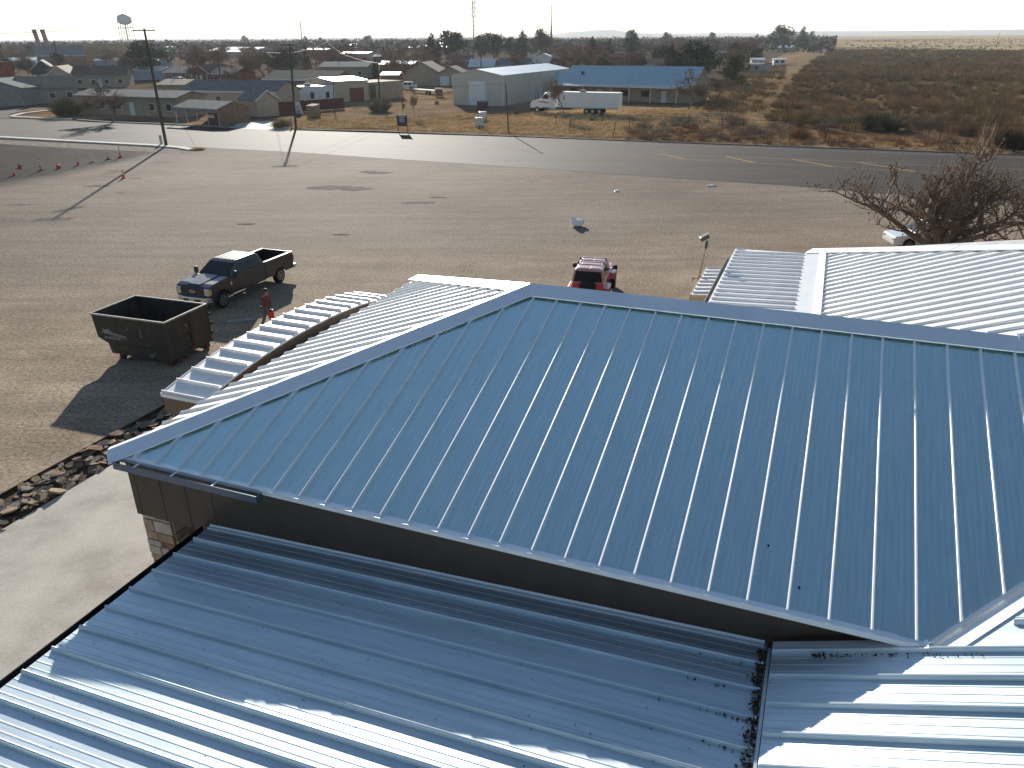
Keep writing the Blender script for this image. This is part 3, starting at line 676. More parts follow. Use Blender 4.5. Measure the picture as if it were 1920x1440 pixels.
# dumpster ---------------------------------------------------
blk = mat('dumpster_black', (.012, .011, .010), (.045, .034, .027), 1.6, .6, stretch=(1.4, 1.4, .35), detail=9, bump=.3, bscale=6, bdist=.02, lo=.42, hi=.75)
rimw = mat('worn_rim', (.44, .41, .36), (.26, .23, .19), 5, .6)
pA, pB = at(170, 588, 1.9), at(308, 606, 1.9); dv = (pB-pA); Ld = dv.length; da = math.atan2(dv.y, dv.x)
pC = at(395, 573, 1.9); wdt = (pC-pB).length
dm = empty('dumpster', (pA.x, pA.y, 0), da); L_, W_, T_ = Ld, 2.45, 1.9
zb, zs, x0b = .28, .92, .62
def dump_side(y): return [(0.0, y, T_), (.10, y, zs), (.58, y, zs-.22), (.66, y, zb), (L_, y, zb), (L_, y, T_)]
b = MB()
for y, dy in ((0, .05), (W_-.05, .05)): b.prism(dump_side(y), (0, dy, 0))
b.bx(L_-.05, L_, .05, W_-.05, zb, T_)
b.prism([(0, .05, T_), (.10, .05, zs), (.58, .05, zs-.22), (.66, .05, zb), (.71, .05, zb), (.63, .05, zs-.2), (.15, .05, zs+.02), (.05, .05, T_)], (0, W_-.1, 0))
b.bx(.7, L_-.05, .05, W_-.05, zb, zb+.05)
body = b.build('body', blk, dm)
b = MB()
for y in (-.035, W_-.05): b.bx(-.04, L_+.03, y, y+.06, T_-.03, T_+.035)
for x in (-.04, L_-.05): b.bx(x, x+.06, .025, W_-.05, T_-.03, T_+.035)
b.build('rim', rimw, dm, bevel=.008)
b = MB()
b.bx(.66, L_, -.03, -.001, .62, .74); b.bx(L_+.001, L_+.03, 0, W_, .34, .46); b.build('lower_band', blk, body)
b = MB(); b.bx(.7, L_+.05, .35, .5, .08, zb-.002); b.bx(.7, L_+.05, W_-.5, W_-.35, .08, zb-.002)
b.build('skid_rails', steel_rust, dm)
for x in (1.0, L_-.2):
    for y in (.2, W_-.2):
        b = MB(); b.tube((x, y-.09, .12), (x, y+.09, .12), .12, n=12); b.build('roller', steel_rust, dm)
b = MB(); b.bx(L_+.05, L_+.11, W_*.5-.03, W_*.5+.03, .5, 1.6)
for z in (.7, 1.1, 1.5): b.bx(L_+.05, L_+.13, W_-.09, W_+.04, z-.05, z+.05)
b.build('door_latch', steel_rust, dm)
wpaint = mat('worn_white_lettering', (.42, .42, .40), (.25, .24, .23), 12, .8)
for txt, sz, x, z in (("Jeff's", .26, .62, 1.22), ('Dumpsters', .24, 1.02, 1.13), ('432-555-0140', .15, .85, .94)):
    text_mesh(txt, sz, wpaint, dm, (x, -.006, z), (R(90), 0, 0) if sz < .2 else (R(90), R(8), 0), ext=.003, shear=.2 if sz > .2 else 0)
b = MB()
for x, z, h, w_ in ((1.72, 1.45, .22, .04), (2.35, 1.38, .34, .05), (2.37, 1.2, .2, .07), (1.6, 1.35, .12, .02), (2.62, .82, .12, .04), (1.62, .95, .12, .04), (2.7, .40, .1, .25), (2.85, .5, .14, .08)):
    b.prism([(x-w_/2, -.004, z), (x, -.004, z+h/2), (x+w_/2, -.004, z+h*.1), (x+w_*.2, -.004, z-h/2)], (0, .003, 0))
for y, z, h in ((1.05, 1.45, .2), (1.15, 1.38, .28), (1.0, 1.25, .12), (1.2, 1.2, .1), (1.1, .9, .1), (1.12, .6, .12)):
    b.prism([(L_+.004, y-.03, z), (L_+.004, y, z+h/2), (L_+.004, y+.035, z), (L_+.004, y, z-h/2)], (-.003, 0, 0))
b.build('scrape_marks', mat('scrape', (.28, .27, .25), (.14, .13, .12), 20, .8), dm)
tag(dm, 'open black steel dumpster with scraped sides and white lettering on the gravel lot', 'dumpster')
# board lying in the truck's shadow
b = MB(); b.box((0, 0, .02), (1.15, .28, .03)); o = b.build('board', mat('board_grey', (.25, .24, .24), (.32, .31, .30), 5, .7)); o.location = at(452, 601); o.rotation_euler = (0, 0, R(20))
tag(o, 'pale flat board lying on the gravel beside the pickup', 'board')
# red off-road wagon seen from behind --------------------------
red = mat('red_paint', (.42, .02, .018), (.50, .03, .025), 1, .25, coat=1.0)
def jeep(loc, rz):
    r = empty('off_road_vehicle', loc, rz)
    side = arch_profile(-2.05, 2.05, .55, [(2.05, 1.05), (2.0, 1.18), (.75, 1.22), (-2.05, 1.20)], (1.45, -1.35), .50)
    b = MB(); b.prism([(x, -.78, z) for x, z in side], (0, 1.56, 0)); body = b.build('body', red, r, bevel=.05)
    g = MB(); g.loft([[(.78, -.76, 1.2), (-2.04, -.78, 1.2), (-2.04, .78, 1.2), (.78, .76, 1.2)], [(.42, -.64, 1.80), (-1.92, -.66, 1.80), (-1.92, .66, 1.80), (.42, .64, 1.80)], [(.30, -.58, 1.86), (-1.84, -.6, 1.86), (-1.84, .6, 1.86), (.30, .58, 1.86)]])
    top = g.build('hard_top', mat('pale_red_top', (.42, .20, .20), (.50, .27, .27), 1, .35, coat=.5), r, bevel=.03)
    b = MB()
    for x0, x1, y0, y1 in ((-1.78, -1.3, -.5, -.05), (-1.78, -1.3, .05, .5), (-1.1, -.5, -.45, .45), (-.4, .2, -.5, -.03), (-.4, .2, .03, .5)): b.bx(x0, x1, y0, y1, 1.85, 1.875)
    b.build('roof_panel', MATS['pale_red_top'], top, bevel=.01)
    b = MB(); b.prism([(-2.052, -.70, 1.26), (-2.052, .70, 1.26), (-1.945, .60, 1.76), (-1.945, -.60, 1.76)], (-.015, 0, 0)); b.build('rear_window', mat('tinted_glass', (.012, .012, .014), None, rough=.5, spec=.12), top)
    for x in (-.95, -.15):
        b = MB(); b.bx(x-.025, x+.025, -.66, .66, 1.93, 1.96)
        for y in (-.62, .62): b.bx(x-.05, x+.05, y-.04, y+.04, 1.84, 1.95)
        b.build('roof_bar', black_metal, top)
    for sy in (-1, 1):
        for x0, x1 in ((-.55, .35), (-1.2, -.65), (-1.95, -1.3)):
            b = MB(); b.prism([(x0, sy*.775, 1.27), (x1, sy*.772, 1.27), (x1-.06, sy*.665, 1.74), (x0, sy*.675, 1.74)], (0, sy*.012, 0)); b.build('side_window', glass, top)
        b = MB(); b.bx(.55, .75, min(sy*.80, sy*1.12), max(sy*.80, sy*1.12), 1.22, 1.27); b.bx(.58, .68, min(sy*.9, sy*1.14), max(sy*.9, sy*1.14), 1.2, 1.42); b.build('mirror', black_metal, r, bevel=.03)
        for x in (1.45, -1.35):
            b = MB(); pts = [(x-.62, .62), (x-.5, .92), (x+.5, .92), (x+.62, .62), (x+.55, .62), (x+.44, .85), (x-.44, .85), (x-.55, .62)]
            b.prism([(px, sy*.78, pz) for px, pz in pts], (0, sy*.22, 0)); b.build('fender', red, body, bevel=.02)
        b = MB(); b.bx(-2.10, -2.03, min(sy*.62, sy*.78), max(sy*.62, sy*.78), .85, 1.12); b.build('tail_light', MATS['red_lens'], r)
    b = MB(); n = 18; b.loft([[(x, math.cos(2*math.pi*i/n)*rr, 1.02+math.sin(2*math.pi*i/n)*rr) for i in range(n)] for x, rr in ((-2.08, .36), (-2.08, .41), (-2.30, .41), (-2.34, .36), (-2.34, .12))]); b.build('spare_tyre', rubber, r)
    b = MB(); b.bx(-2.25, -2.05, -.8, .8, .5, .66); b.bx(2.05, 2.3, -.75, .75, .55, .7); b.build('bumper', black_metal, r, bevel=.02)
    wheels(r, (1.45, -1.35), .86, .44, .30, rim_m)
    b = MB(); b.bx(-1.9, 1.9, -.5, .5, .42, .58); b.build('chassis', black_metal, r)
    return r
jc = at(1113, 505, 1.86); jp = jeep((jc.x+.2, jc.y+1.9, 0), R(77))
tag(jp, 'red off-road vehicle with pale roof panels and black roof bars, parked beyond the ridge', 'off-road vehicle')
# white car behind the bare tree -------------------------------
carwhite = mat('car_white', (.70, .70, .70), None, rough=.25, coat=1)
def car(name, paint, loc, rz, L=4.7, suv=False, wind=True):
    r = empty(name, loc, rz); k = L/4.7; Hr = 1.72 if suv else 1.43; hb = .98 if suv else .88
    top = [(2.35*k, .62), (2.30*k, .80), (1.1*k, hb), (-2.1*k, hb+.04), (-2.33*k, hb-.12)]
    side = arch_profile(-2.33*k, 2.35*k, .30, top, (1.42*k, -1.38*k), .38)
    side = [(x, z-.06 if .31 < z < .8 else z) for x, z in side]
    b = MB(); b.prism([(x, -.88, z) for x, z in side], (0, 1.76, 0)); body = b.build('body', paint, r, bevel=.07)
    xr = -2.15 if suv else -1.75
    g = MB(); g.loft([[(1.15*k, -.80, hb-.02), (xr*k, -.80, hb-.02), (xr*k, .80, hb-.02), (1.15*k, .80, hb-.02)], [(.45*k, -.62, Hr-.05), ((xr+.35)*k, -.62, Hr-.05), ((xr+.35)*k, .62, Hr-.05), (.45*k, .62, Hr-.05)], [(.3*k, -.55, Hr), ((xr+.5)*k, -.55, Hr), ((xr+.5)*k, .55, Hr), (.3*k, .55, Hr)]])
    cab = g.build('cabin', paint, r, bevel=.03)
    if wind:
        f = lambda z: (z-hb+.02)/(Hr-.05-hb+.02)
        z0, z1 = hb+.05, Hr-.12
        def P(x0, x1, ys, z): q = f(z); return (x0+(x1-x0)*q)*k, ys*(.80-.18*q), z
        w_ = MB(); a = P(1.15, .45, -1, z0); c = P(1.15, .45, -1, z1); w_.prism([(a[0]+.01, a[1]*.9, a[2]), (a[0]+.01, -a[1]*.9, a[2]), (c[0]+.01, -c[1]*.9, c[2]), (c[0]+.01, c[1]*.9, c[2])], (.012, 0, .008)); w_.build('windscreen', glass, cab)
        w_ = MB(); a = P(xr, xr+.35, -1, z0); c = P(xr, xr+.35, -1, z1); w_.prism([(a[0]-.01, a[1]*.9, a[2]), (a[0]-.01, -a[1]*.9, a[2]), (c[0]-.01, -c[1]*.9, c[2]), (c[0]-.01, c[1]*.9, c[2])], (-.012, 0, .008)); w_.build('rear_window', glass, cab)
        for sy in (-1, 1):
            for u0, u1 in ((.14, .46), (.5, .86)):
                pts = []
                for u, z in ((u0, z0), (u1, z0), (u1, z1), (u0+.02, z1)):
                    xa = P(1.15, .45, 1, z)[0]; xb = P(xr, xr+.35, 1, z)[0]; pts.append((xa+(xb-xa)*u, sy*(P(0, 0, 1, z)[1]+.004), z))
                w_ = MB(); w_.prism(pts, (0, sy*.01, 0)); w_.build('side_window', glass, cab)
            w_ = MB(); w_.bx(.85*k, 1.0*k, min(sy*.84, sy*1.0), max(sy*.84, sy*1.0), hb, hb+.14); w_.build('mirror', black_metal, r, bevel=.03)
        for sy in (-1, 1):
            w_ = MB(); w_.bx(2.22*k, 2.36*k, min(sy*.55, sy*.85), max(sy*.55, sy*.85), .58, .72); w_.build('headlight', MATS['lamp_glass'], r, bevel=.02)
    wheels(r, (1.42*k, -1.38*k), .80, .34, .21, rim_m, n=14)
    return r
wc = at(1712, 478); c_ = car('parked_car', carwhite, (wc.x+1.7, wc.y+1.9, 0), R(178), 4.8, True)
tag(c_, 'white car parked behind the bare tree beyond the white ribbed roof', 'car')
# white plastic bag -------------------------------------------
def lumpy(name, m, c, r, seed, amp=.3, nu=14, nv=9):
    rr = random.Random(seed); b = MB(); b.ell((0, 0, 0), (1, 1, 1), nu, nv)
    b.v = [tuple(Vector(v)*(1+rr.uniform(-amp, amp))) for v in b.v]; b.v = [(c[0]+x*r[0], c[1]+y*r[1], c[2]+z*r[2]) for x, y, z in b.v]
    return b
bagp = at(1082, 424); bg_ = empty('plastic_bag', bagp)
bm_ = mat('white_plastic', (.88, .87, .84), (.80, .79, .78), 4, .35)
lumpy('b', bm_, (.02, 0, .24), (.40, .30, .24), 5).build('bag_bulge', bm_, bg_)
lumpy('b', bm_, (-.26, .05, .42), (.20, .16, .26), 9, .4).build('bag_neck', bm_, bg_)
lumpy('b', bm_, (.33, .05, .28), (.17, .18, .17), 4, .3).build('bag_print', mat('pinkish_print', (.40, .27, .28), (.60, .56, .58), 6, .4), bg_)
tag(bg_, 'crumpled white plastic bag lying alone on the gravel lot', 'bag')
for i, (x, y, lb) in enumerate(((1335, 349, 'white scrap of litter lying on the gravel just below the road'), (1156, 359, 'small white paper scrap on the gravel left of the larger scrap'))):
    b = lumpy('l', None, (0, 0, .05), (.42-.2*i, .2, .06), 21+i, .3, 8, 5); o = b.build('litter', bm_); o.location = at(x, y); tag(o, lb, 'litter')
# potholes / damp patches in the lot (thin dark sheets)
for i, (x, y, a, c2) in enumerate(((183, 349, 1.3, .45), (227, 362, .5, .3), (40, 384, 1.4, .2), (305, 304, 1.3, .3), (255, 334, .8, .2), (612, 352, 2.4, 1.1), (668, 354, 1.5, .9), (785, 380, 1.6, .35), (820, 370, 1.0, .25), (712, 324, 1.6, .6), (690, 322, .9, .5), (640, 440, .6, .2), (460, 420, .9, .25))):
    r4 = random.Random(i); p = at(x, y); n = 16
    sheet('damp_patch', [(p.x+math.cos(2*math.pi*k/n)*a*r4.uniform(.6, 1.1), p.y+math.sin(2*math.pi*k/n)*c2*r4.uniform(.6, 1.3)) for k in range(n)], mat('damp_ground', (.085, .07, .054), (.125, .103, .08), 1.5, .95, world=True), .006+i*.0011)
# cones and delineators ----------------------------------------
orange = mat('cone_orange', (.62, .075, .04), None, rough=.5); refl = mat('cone_band', (.68, .66, .64), None, rough=.4)
def cone(h=.72, tall=False, white=False):
    r = empty('traffic_cone')
    b = MB()
    if tall: b.box((0, 0, .03), (.42, .42, .06))
    else: b.box((0, 0, .02), (.38, .38, .04))
    b.build('base', rubber if tall else orange, r)
    b = MB(); r0, r1 = (.10, .035) if tall else (.15, .03)
    b.tube((0, 0, .04), (0, 0, h), r0, r1, 12); b.build('cone_body', refl if white else orange, r)
    for a, c in ((.45, .58), (.68, .80)):
        f = lambda k: r0+(r1-r0)*(k*h-.04)/(h-.04)+.004
        b = MB(); b.tube((0, 0, a*h), (0, 0, c*h), f(a), f(c), 12); b.build('reflective_band', refl, r)
    return r
spots = [(27, 329, .70, 0, 0, 0, 'leftmost upright red traffic cone, in front of the fallen one'), (37, 314, .70, 0, 0, 1, 'fallen red traffic cone lying on its side on the dark asphalt'), (77, 320, 1.25, 1, 0, 0, 'taller red and white delineator post right of the fallen cone'), (110, 316, .72, 0, 0, 2, 'red traffic cone tipped over right of the tall left delineator'), (147, 309, .72, 0, 0, 0, 'small red cone fourth along the row, left of the white one'), (175, 303, .7, 0, 1, 0, 'white traffic cone between two red ones'), (203, 299, .85, 1, 0, 0, 'slim red post just left of the farthest delineator'), (226, 295, 1.25, 1, 0, 0, 'tall delineator post farthest along the row towards the pole'), (232, 334, .75, 0, 0, 0, 'lone red cone standing by the utility pole shadow')]
for x, y, h, tl, wh, tip, lb in spots:
    o = cone(h, tl, wh); o.location = at(x, y)+Vector((0, 0, .008))
    if tip: o.rotation_euler = (R(82), 0, R(70 if tip == 1 else 200)); o.location.z = .16
    tag(o, lb, 'traffic cone', 'traffic cones on the dark asphalt at the left')
# person carrying a red jug --------------------------------------
def skin(name, P, E, m, parent, sub=2):
    me = bpy.data.meshes.new(name); names = list(P); me.from_pydata([P[k][0] for k in names], [(names.index(a), names.index(c)) for a, c in E], []); me.materials.append(m)
    o = bpy.data.objects.new(name, me); col.objects.link(o); o.parent = parent
    s_ = o.modifiers.new('skin', 'SKIN'); s_.use_smooth_shade = True
    for i, k in enumerate(names):
        r_ = P[k][1]; me.skin_vertices[0].data[i].radius = r_ if isinstance(r_, tuple) else (r_, r_)
    me.skin_vertices[0].data[0].use_root = True
    u = o.modifiers.new('sub', 'SUBSURF'); u.levels = 1; u.render_levels = sub
    return o
skinm = mat('skin_tone', (.34, .19, .13), None, rough=.6); jk = mat('brown_jacket', (.13, .055, .04), (.19, .085, .06), 8, .9); jeans = mat('grey_blue_jeans', (.10, .105, .13), (.16, .165, .19), 10, .9); hairm = mat('dark_hair', (.02, .014, .01), None, rough=.7)
pp = at(503, 612); pe = empty('person', (pp.x, pp.y, 0), R(-22))     # +x is the way the figure faces
H_ = {'pelvis': ((0, 0, .95), (.15, .12)), 'waist': ((.02, 0, 1.08), (.145, .11)), 'chest': ((.07, 0, 1.30), (.17, .12)), 'neckb': ((.10, 0, 1.47), (.10, .08)), 'neck': ((.125, 0, 1.54), .055), 'jaw': ((.155, 0, 1.61), (.062, .068)), 'head': ((.15, 0, 1.70), (.078, .09)), 'crown': ((.14, 0, 1.77), (.055, .065)),
 'lsh': ((.08, .19, 1.44), .065), 'lel': ((.02, .27, 1.17), .046), 'lwr': ((.17, .22, .96), .032), 'lha': ((.20, .21, .90), (.04, .022)),
 'rsh': ((.08, -.19, 1.43), .065), 'rel': ((.08, -.26, 1.15), .046), 'rwr': ((.24, -.22, .96), .032), 'rha': ((.27, -.21, .89), (.04, .022)),
 'lhi': ((0, .095, .90), .10), 'lkn': ((.18, .11, .52), .065), 'lan': ((.10, .11, .09), .042), 'lto': ((.25, .12, .035), .036),
 'rhi': ((0, -.095, .90), .10), 'rkn': ((-.02, -.11, .50), .065), 'ran': ((-.22, -.11, .12), .042), 'rto': ((-.08, -.12, .035), .036)}
E_ = [('pelvis', 'waist'), ('waist', 'chest'), ('chest', 'neckb'), ('neckb', 'neck'), ('neck', 'jaw'), ('jaw', 'head'), ('head', 'crown'), ('chest', 'lsh'), ('lsh', 'lel'), ('lel', 'lwr'), ('lwr', 'lha'), ('chest', 'rsh'), ('rsh', 'rel'), ('rel', 'rwr'), ('rwr', 'rha'), ('pelvis', 'lhi'), ('lhi', 'lkn'), ('lkn', 'lan'), ('lan', 'lto'), ('pelvis', 'rhi'), ('rhi', 'rkn'), ('rkn', 'ran'), ('ran', 'rto')]
for s_, (hx, hy, hz) in (('l', (.20, .21, .90)), ('r', (.27, -.21, .89))):
    sg = 1 if s_ == 'l' else -1
    for i, (dx, ln) in enumerate(((.030, .070), (.010, .080), (-.012, .075), (-.032, .060))):
        a, c2, d2 = s_+'f%da' % i, s_+'f%db' % i, s_+'f%dc' % i
        H_[a] = ((hx+dx, hy, hz-.035), .011); H_[c2] = ((hx+dx+.004, hy-sg*.012, hz-.035-ln*.5), .0095); H_[d2] = ((hx+dx, hy-sg*.042, hz-.035-ln*.62), .008)
        E_ += [(s_+'ha', a), (a, c2), (c2, d2)]
    H_[s_+'ta'] = ((hx+.045, hy-sg*.015, hz-.005), .012); H_[s_+'tb'] = ((hx+.055, hy-sg*.035, hz-.045), .010); E_ += [(s_+'ha', s_+'ta'), (s_+'ta', s_+'tb')]
skin('body', H_, E_, skinm, pe)
grow = lambda k, f, add=0.0: (H_[k][0], tuple(v*f+add for v in (H_[k][1] if isinstance(H_[k][1], tuple) else (H_[k][1],)*2)))
J = {k: grow(k, 1.0, .022) for k in ('pelvis', 'waist', 'chest', 'neckb', 'lsh', 'lel', 'lwr', 'rsh', 'rel', 'rwr')}
skin('jacket', J, [e for e in E_ if e[0] in J and e[1] in J], jk, pe)
T = {k: grow(k, 1.0, .018) for k in ('pelvis', 'lhi', 'lkn', 'lan', 'rhi', 'rkn', 'ran')}
skin('trousers', T, [e for e in E_ if e[0] in T and e[1] in T], jeans, pe)
for a, c in (('lan', 'lto'), ('ran', 'rto')): skin('boot', {a: (H_[a][0], .055), c: (H_[c][0], .048)}, [(a, c)], mat('boot_brown', (.08, .05, .03)), pe, 1)
b = lumpy('h', None, (.128, 0, 1.735), (.105, .098, .085), 2, .04); b.build('hair', hairm, pe, smooth=True)
b = MB(); b.ell((.235, 0, 1.66), (.02, .016, .022), 8, 5); b.build('nose', skinm, pe, smooth=True)
for y in (-.03, .03):
    b = MB(); b.ell((.222, y, 1.69), (.01, .013, .008), 8, 5); b.build('eye', hairm, pe)
b = MB(); b.ell((.215, 0, 1.62), (.01, .026, .006), 8, 5); b.build('mouth', mat('lips', (.25, .10, .08)), pe)
for y in (-.095, .095):
    b = MB(); b.ell((.14, y, 1.675), (.022, .012, .032), 8, 5); b.build('ear', skinm, pe, smooth=True)
tag(pe, 'person in brown jacket and grey jeans walking past the canopy holding a red jug', 'person')
jug = empty('jug', (0, 0, 0), R(-22)); c = Matrix.Rotation(R(-22), 3, 'Z') @ Vector((.30, -.05, .0)); jug.location = (pp.x+c.x, pp.y+c.y, 0)
b = MB(); b.tube((0, 0, .47), (0, 0, .76), .135, .135, 18); b.tube((0, 0, .76), (0, 0, .80), .135, .12, 18); b.build('tank', mat('jug_red', (.58, .04, .03), None, rough=.4), jug, smooth=False, bevel=.01)
b = MB(); b.tube((0, 0, .80), (0, 0, .86), .125, .115, 18); b.build('lid', black_metal, jug, bevel=.01)
b = MB()
b.tube((0, -.10, .86), (0, -.10, .93), .014, n=8); b.tube((0, .10, .86), (0, .10, .93), .014, n=8); b.tube((0, -.11, .93), (0, .11, .93), .016, n=8); b.build('handle', black_metal, jug)
tag(jug, 'red round jug with a black lid carried by the walking person', 'jug')
# floodlight pole by the side canopy ------------------------------
fp = st(-3.95, 29.6); top = atY(1325, 452, fp.y); fl = empty('floodlight_pole', fp)
cream = mat('cream_paint', (.46, .40, .28), (.30, .24, .16), 5, .6)
b = MB(); b.tube((0, 0, 0), (0, 0, 3.0), .065, .055, 10); b.tube((0, 0, 3.0), (top.x-fp.x, 0, top.z-.25), .05, .04, 10); b.build('pole', cream, fl)
dx = top.x-fp.x
b = MB(); b.box((-.10, 0, 3.35), (.22, .05, .05)); b.box((-.2, 0, 3.30), (.05, .05, .16)); b.box((0, 0, 1.9), (.14, .10, .2)); b.build('bracket', cream, fl)
b = MB(); b.tube((dx, 0, top.z-.28), (dx+.02, 0, top.z+.02), .055, .05, 10); b.build('neck', mat('dark_bronze', (.05, .04, .035), None, rough=.5), fl)
M_ = Matrix.Rotation(R(-28), 3, 'Y'); b = MB(); b.box((dx-.10, 0, top.z+.14), (.34, .28, .15), M=M_); hd = b.build('lamp_head', MATS['dark_bronze'], fl, bevel=.02)
b = MB(); b.box((dx-.10, 0, top.z+.235), (.32, .26, .012), M=M_); b.build('lamp_top', mat('lamp_grey', (.25, .25, .25)), hd)
tag(fl, 'cream pole with a tilted dark floodlight head beside the small side canopy', 'floodlight')
# ------------------------------------------------------------ the town
def G(m1, m2=None, **k): return mat(m1, *k.pop('c'), **k)
W = {k: mat('wall_'+k, a, c, 1.2, .85) for k, a, c in (('tan', (.30, .25, .19), (.36, .30, .23)), ('beige', (.40, .33, .25), (.46, .38, .29)), ('stone', (.20, .20, .19), (.28, .27, .25)), ('brick', (.20, .07, .05), (.27, .11, .08)), ('brown', (.18, .11, .075), (.24, .16, .11)), ('white', (.58, .58, .57), (.66, .66, .64)), ('grey', (.28, .28, .28), (.34, .34, .33)), ('blue', (.22, .28, .34), (.28, .34, .40)), ('green', (.05, .075, .06), (.08, .10, .085)), ('sand', (.34, .24, .14), (.42, .31, .19)))}
Q = {k: mat('roofing_'+k, a, c, 1.5, r, m) for k, a, c, r, m in (('grey', (.17, .165, .155), (.24, .235, .22), .85, 0), ('tan', (.25, .20, .15), (.32, .26, .20), .85, 0), ('brown', (.15, .10, .075), (.21, .15, .115), .85, 0), ('white', (.62, .62, .61), (.70, .70, .68), .5, .3), ('metal', (.45, .47, .48), (.56, .58, .59), .42, .6), ('blue', (.38, .49, .55), (.43, .54, .60), .45, .3), ('dark', (.05, .055, .055), (.09, .09, .085), .8, 0), ('green', (.14, .18, .16), (.20, .24, .21), .8, 0))}
doorw = mat('door_white', (.60, .60, .60)); doorr = mat('door_maroon', (.13, .035, .03), (.18, .055, .045), 3, .7)
def house(pl, pr, dep, hw, rise, wk, rk, label, cat='house', name='house', gable=False, over=.4, win=3, door=.5, chim=None, group=None, roofth=.14, wh=1.0, wpip=True):
    a, c = at(*pl), at(*pr); d = c-a; Lx = d.length; an = math.atan2(d.y, d.x)
    r = empty(name, (a.x, a.y, -.06), an); tag(r, label, cat, group)
    b = MB(); b.bx(0, Lx, 0, dep, 0, hw)
    if rise > .05:
        if gable: b.prism([(0, .0, hw), (Lx, .0, hw), (Lx/2, .0, hw+rise)], (0, dep, 0))
        else: b.prism([(0, 0, hw), (0, dep, hw), (0, dep/2, hw+rise)], (Lx, 0, 0))
    wo = b.build('wall', W[wk], r)
    b = MB(); t = roofth
    if rise > .05:
        n = 1
        if gable:
            k = rise/(Lx/2)
            for sx in (0, 1):
                e = -over if sx == 0 else Lx+over; m_ = Lx/2; ze = hw-over*k
                b.prism([(e, -over, ze+.02), (m_, -over, hw+rise+.02), (m_, -over, hw+rise+.02+t), (e, -over, ze+.02+t)], (0, dep+2*over, 0))
        else:
            k = rise/(dep/2)
            for sy in (0, 1):
                e = -over if sy == 0 else dep+over; m_ = dep/2; ze = hw-over*k
                b.prism([(-over, e, ze+.02), (-over, m_, hw+rise+.02), (-over, m_, hw+rise+.02+t), (-over, e, ze+.02+t)], (Lx+2*over, 0, 0))
    else: b.bx(-over, Lx+over, -over, dep+over, hw+.01, hw+t+.02)
    ro = b.build('roof', Q[rk], r)
    for i in range(win):
        x = Lx*(i+.5)/win
        if door is not None and abs(x/Lx-door) < .5/max(win, 1)*.8: continue
        fb = MB(); fb.bx(x-.62*wh, x+.62*wh, -.05, -.002, .95, min(2.15, hw-.3)); fo = fb.build('window', doorw if wk not in ('white',) else Q['grey'], r)
        pb = MB(); pb.bx(x-.52*wh, x+.52*wh, -.065, -.052, 1.04, min(2.06, hw-.4)); pb.build('pane', glass, fo)
    if door is not None:
        x = Lx*door; db = MB(); db.bx(x-.48, x+.48, -.05, -.002, .1, 2.15); db.build('door', doorw, r)
    fa_ = MB()
    if rise > .05 and not gable: fa_.bx(-over, Lx+over, -over-.06, -over-.005, hw-over*rise/(dep/2)-.10, hw-over*rise/(dep/2)+.16)
    elif rise > .05:
        k = rise/(Lx/2)
        for x0, x1 in ((-over, Lx/2), (Lx+over, Lx/2)): z0 = hw-over*k; fa_.prism([(x0, -over-.06, z0-.06), (x1, -over-.06, hw+rise-.04), (x1, -over-.06, hw+rise+.18), (x0, -over-.06, z0+.18)], (0, .05, 0))
    if fa_.f: fa_.build('fascia', doorw if wk not in ('tan', 'stone') else Q['grey'], ro)
    if wpip and rise > .05:
        vb = MB(); vb.tube((Lx*.3, dep*.42, hw+rise*.7), (Lx*.3, dep*.42, hw+rise+.5), .09, n=6); vb.build('vent_pipe', W['grey'], ro)
    if chim:
        x = Lx*chim[0]; y = dep*chim[1]; cb = MB(); cb.bx(x-.5, x+.5, y-.4, y+.4, hw-.3, hw+rise+chim[2]); cb.bx(x-.56, x+.56, y-.46, y+.46, hw+rise+chim[2], hw+rise+chim[2]+.12); cb.build('chimney', W['stone'] if wk != 'brick' else W['brick'], ro)
    return r, Lx
house((152, 213), (336, 220), 6.5, 3.1, .75, 'tan', 'grey', 'long tan mobile home with a low roof behind the bare street tree', over=.5, win=6, door=.55)
house((300, 190), (350, 190), 9, 3.2, .8, 'tan', 'tan', 'small tan roofed block just behind the long mobile home', win=0, door=None)
house((350, 200), (520, 204), 8, 3.0, 1.6, 'beige', 'grey', 'long low house with a pale grey roof behind the carport', win=4, door=None)
house((484, 219), (524, 216), 6, 2.7, 1.3, 'beige', 'grey', 'beige garage with a front gable beside the driveway', gable=True, win=0, door=None)
house((-60, 197), (48, 198), 12, 3.3, 1.6, 'stone', 'green', 'grey stone house with a green trimmed gable at the left edge', gable=True, win=0, door=None)
house((52, 196), (150, 191), 9, 3.1, 1.9, 'stone', 'tan', 'stone house with a broad chimney right of the green trimmed gable', win=3, door=None, chim=(.45, .15, .3))
house((92, 166), (140, 165), 12, 3.2, 2.2, 'beige', 'tan', 'tan gable end house with a brown roof behind the chimney house', gable=True, win=0, door=None)
house((140, 165), (240, 163), 10, 3.2, 2.0, 'tan', 'brown', 'long brown roof with small vents right of the tan gable', win=4, door=.5)
house((62, 148), (105, 147), 9, 3.0, 2.6, 'green', 'dark', 'dark green house with a curved pale arch left of the tan gable', gable=True, win=0, door=None)
house((0, 182), (10, 182), 5, 7.2, 0, 'brick', 'dark', 'narrow red brick block cut off by the left edge', 'building', 'building', win=0, door=None)
house((72, 124), (165, 122), 26, 4.6, 4.2, 'brown', 'grey', 'large hall with a wide grey roof below the two chimneys', 'building', 'building', win=0, door=None)
house((165, 120), (190, 120), 30, 9.5, 0, 'sand', 'brown', 'tan brick block joined to the large grey roofed hall', 'building', 'building', win=0, door=None)
house((192, 118), (245, 117), 20, 7.5, 0, 'sand', 'brown', 'long sand coloured brick building right of the tan block', 'building', 'building', win=0, door=None)
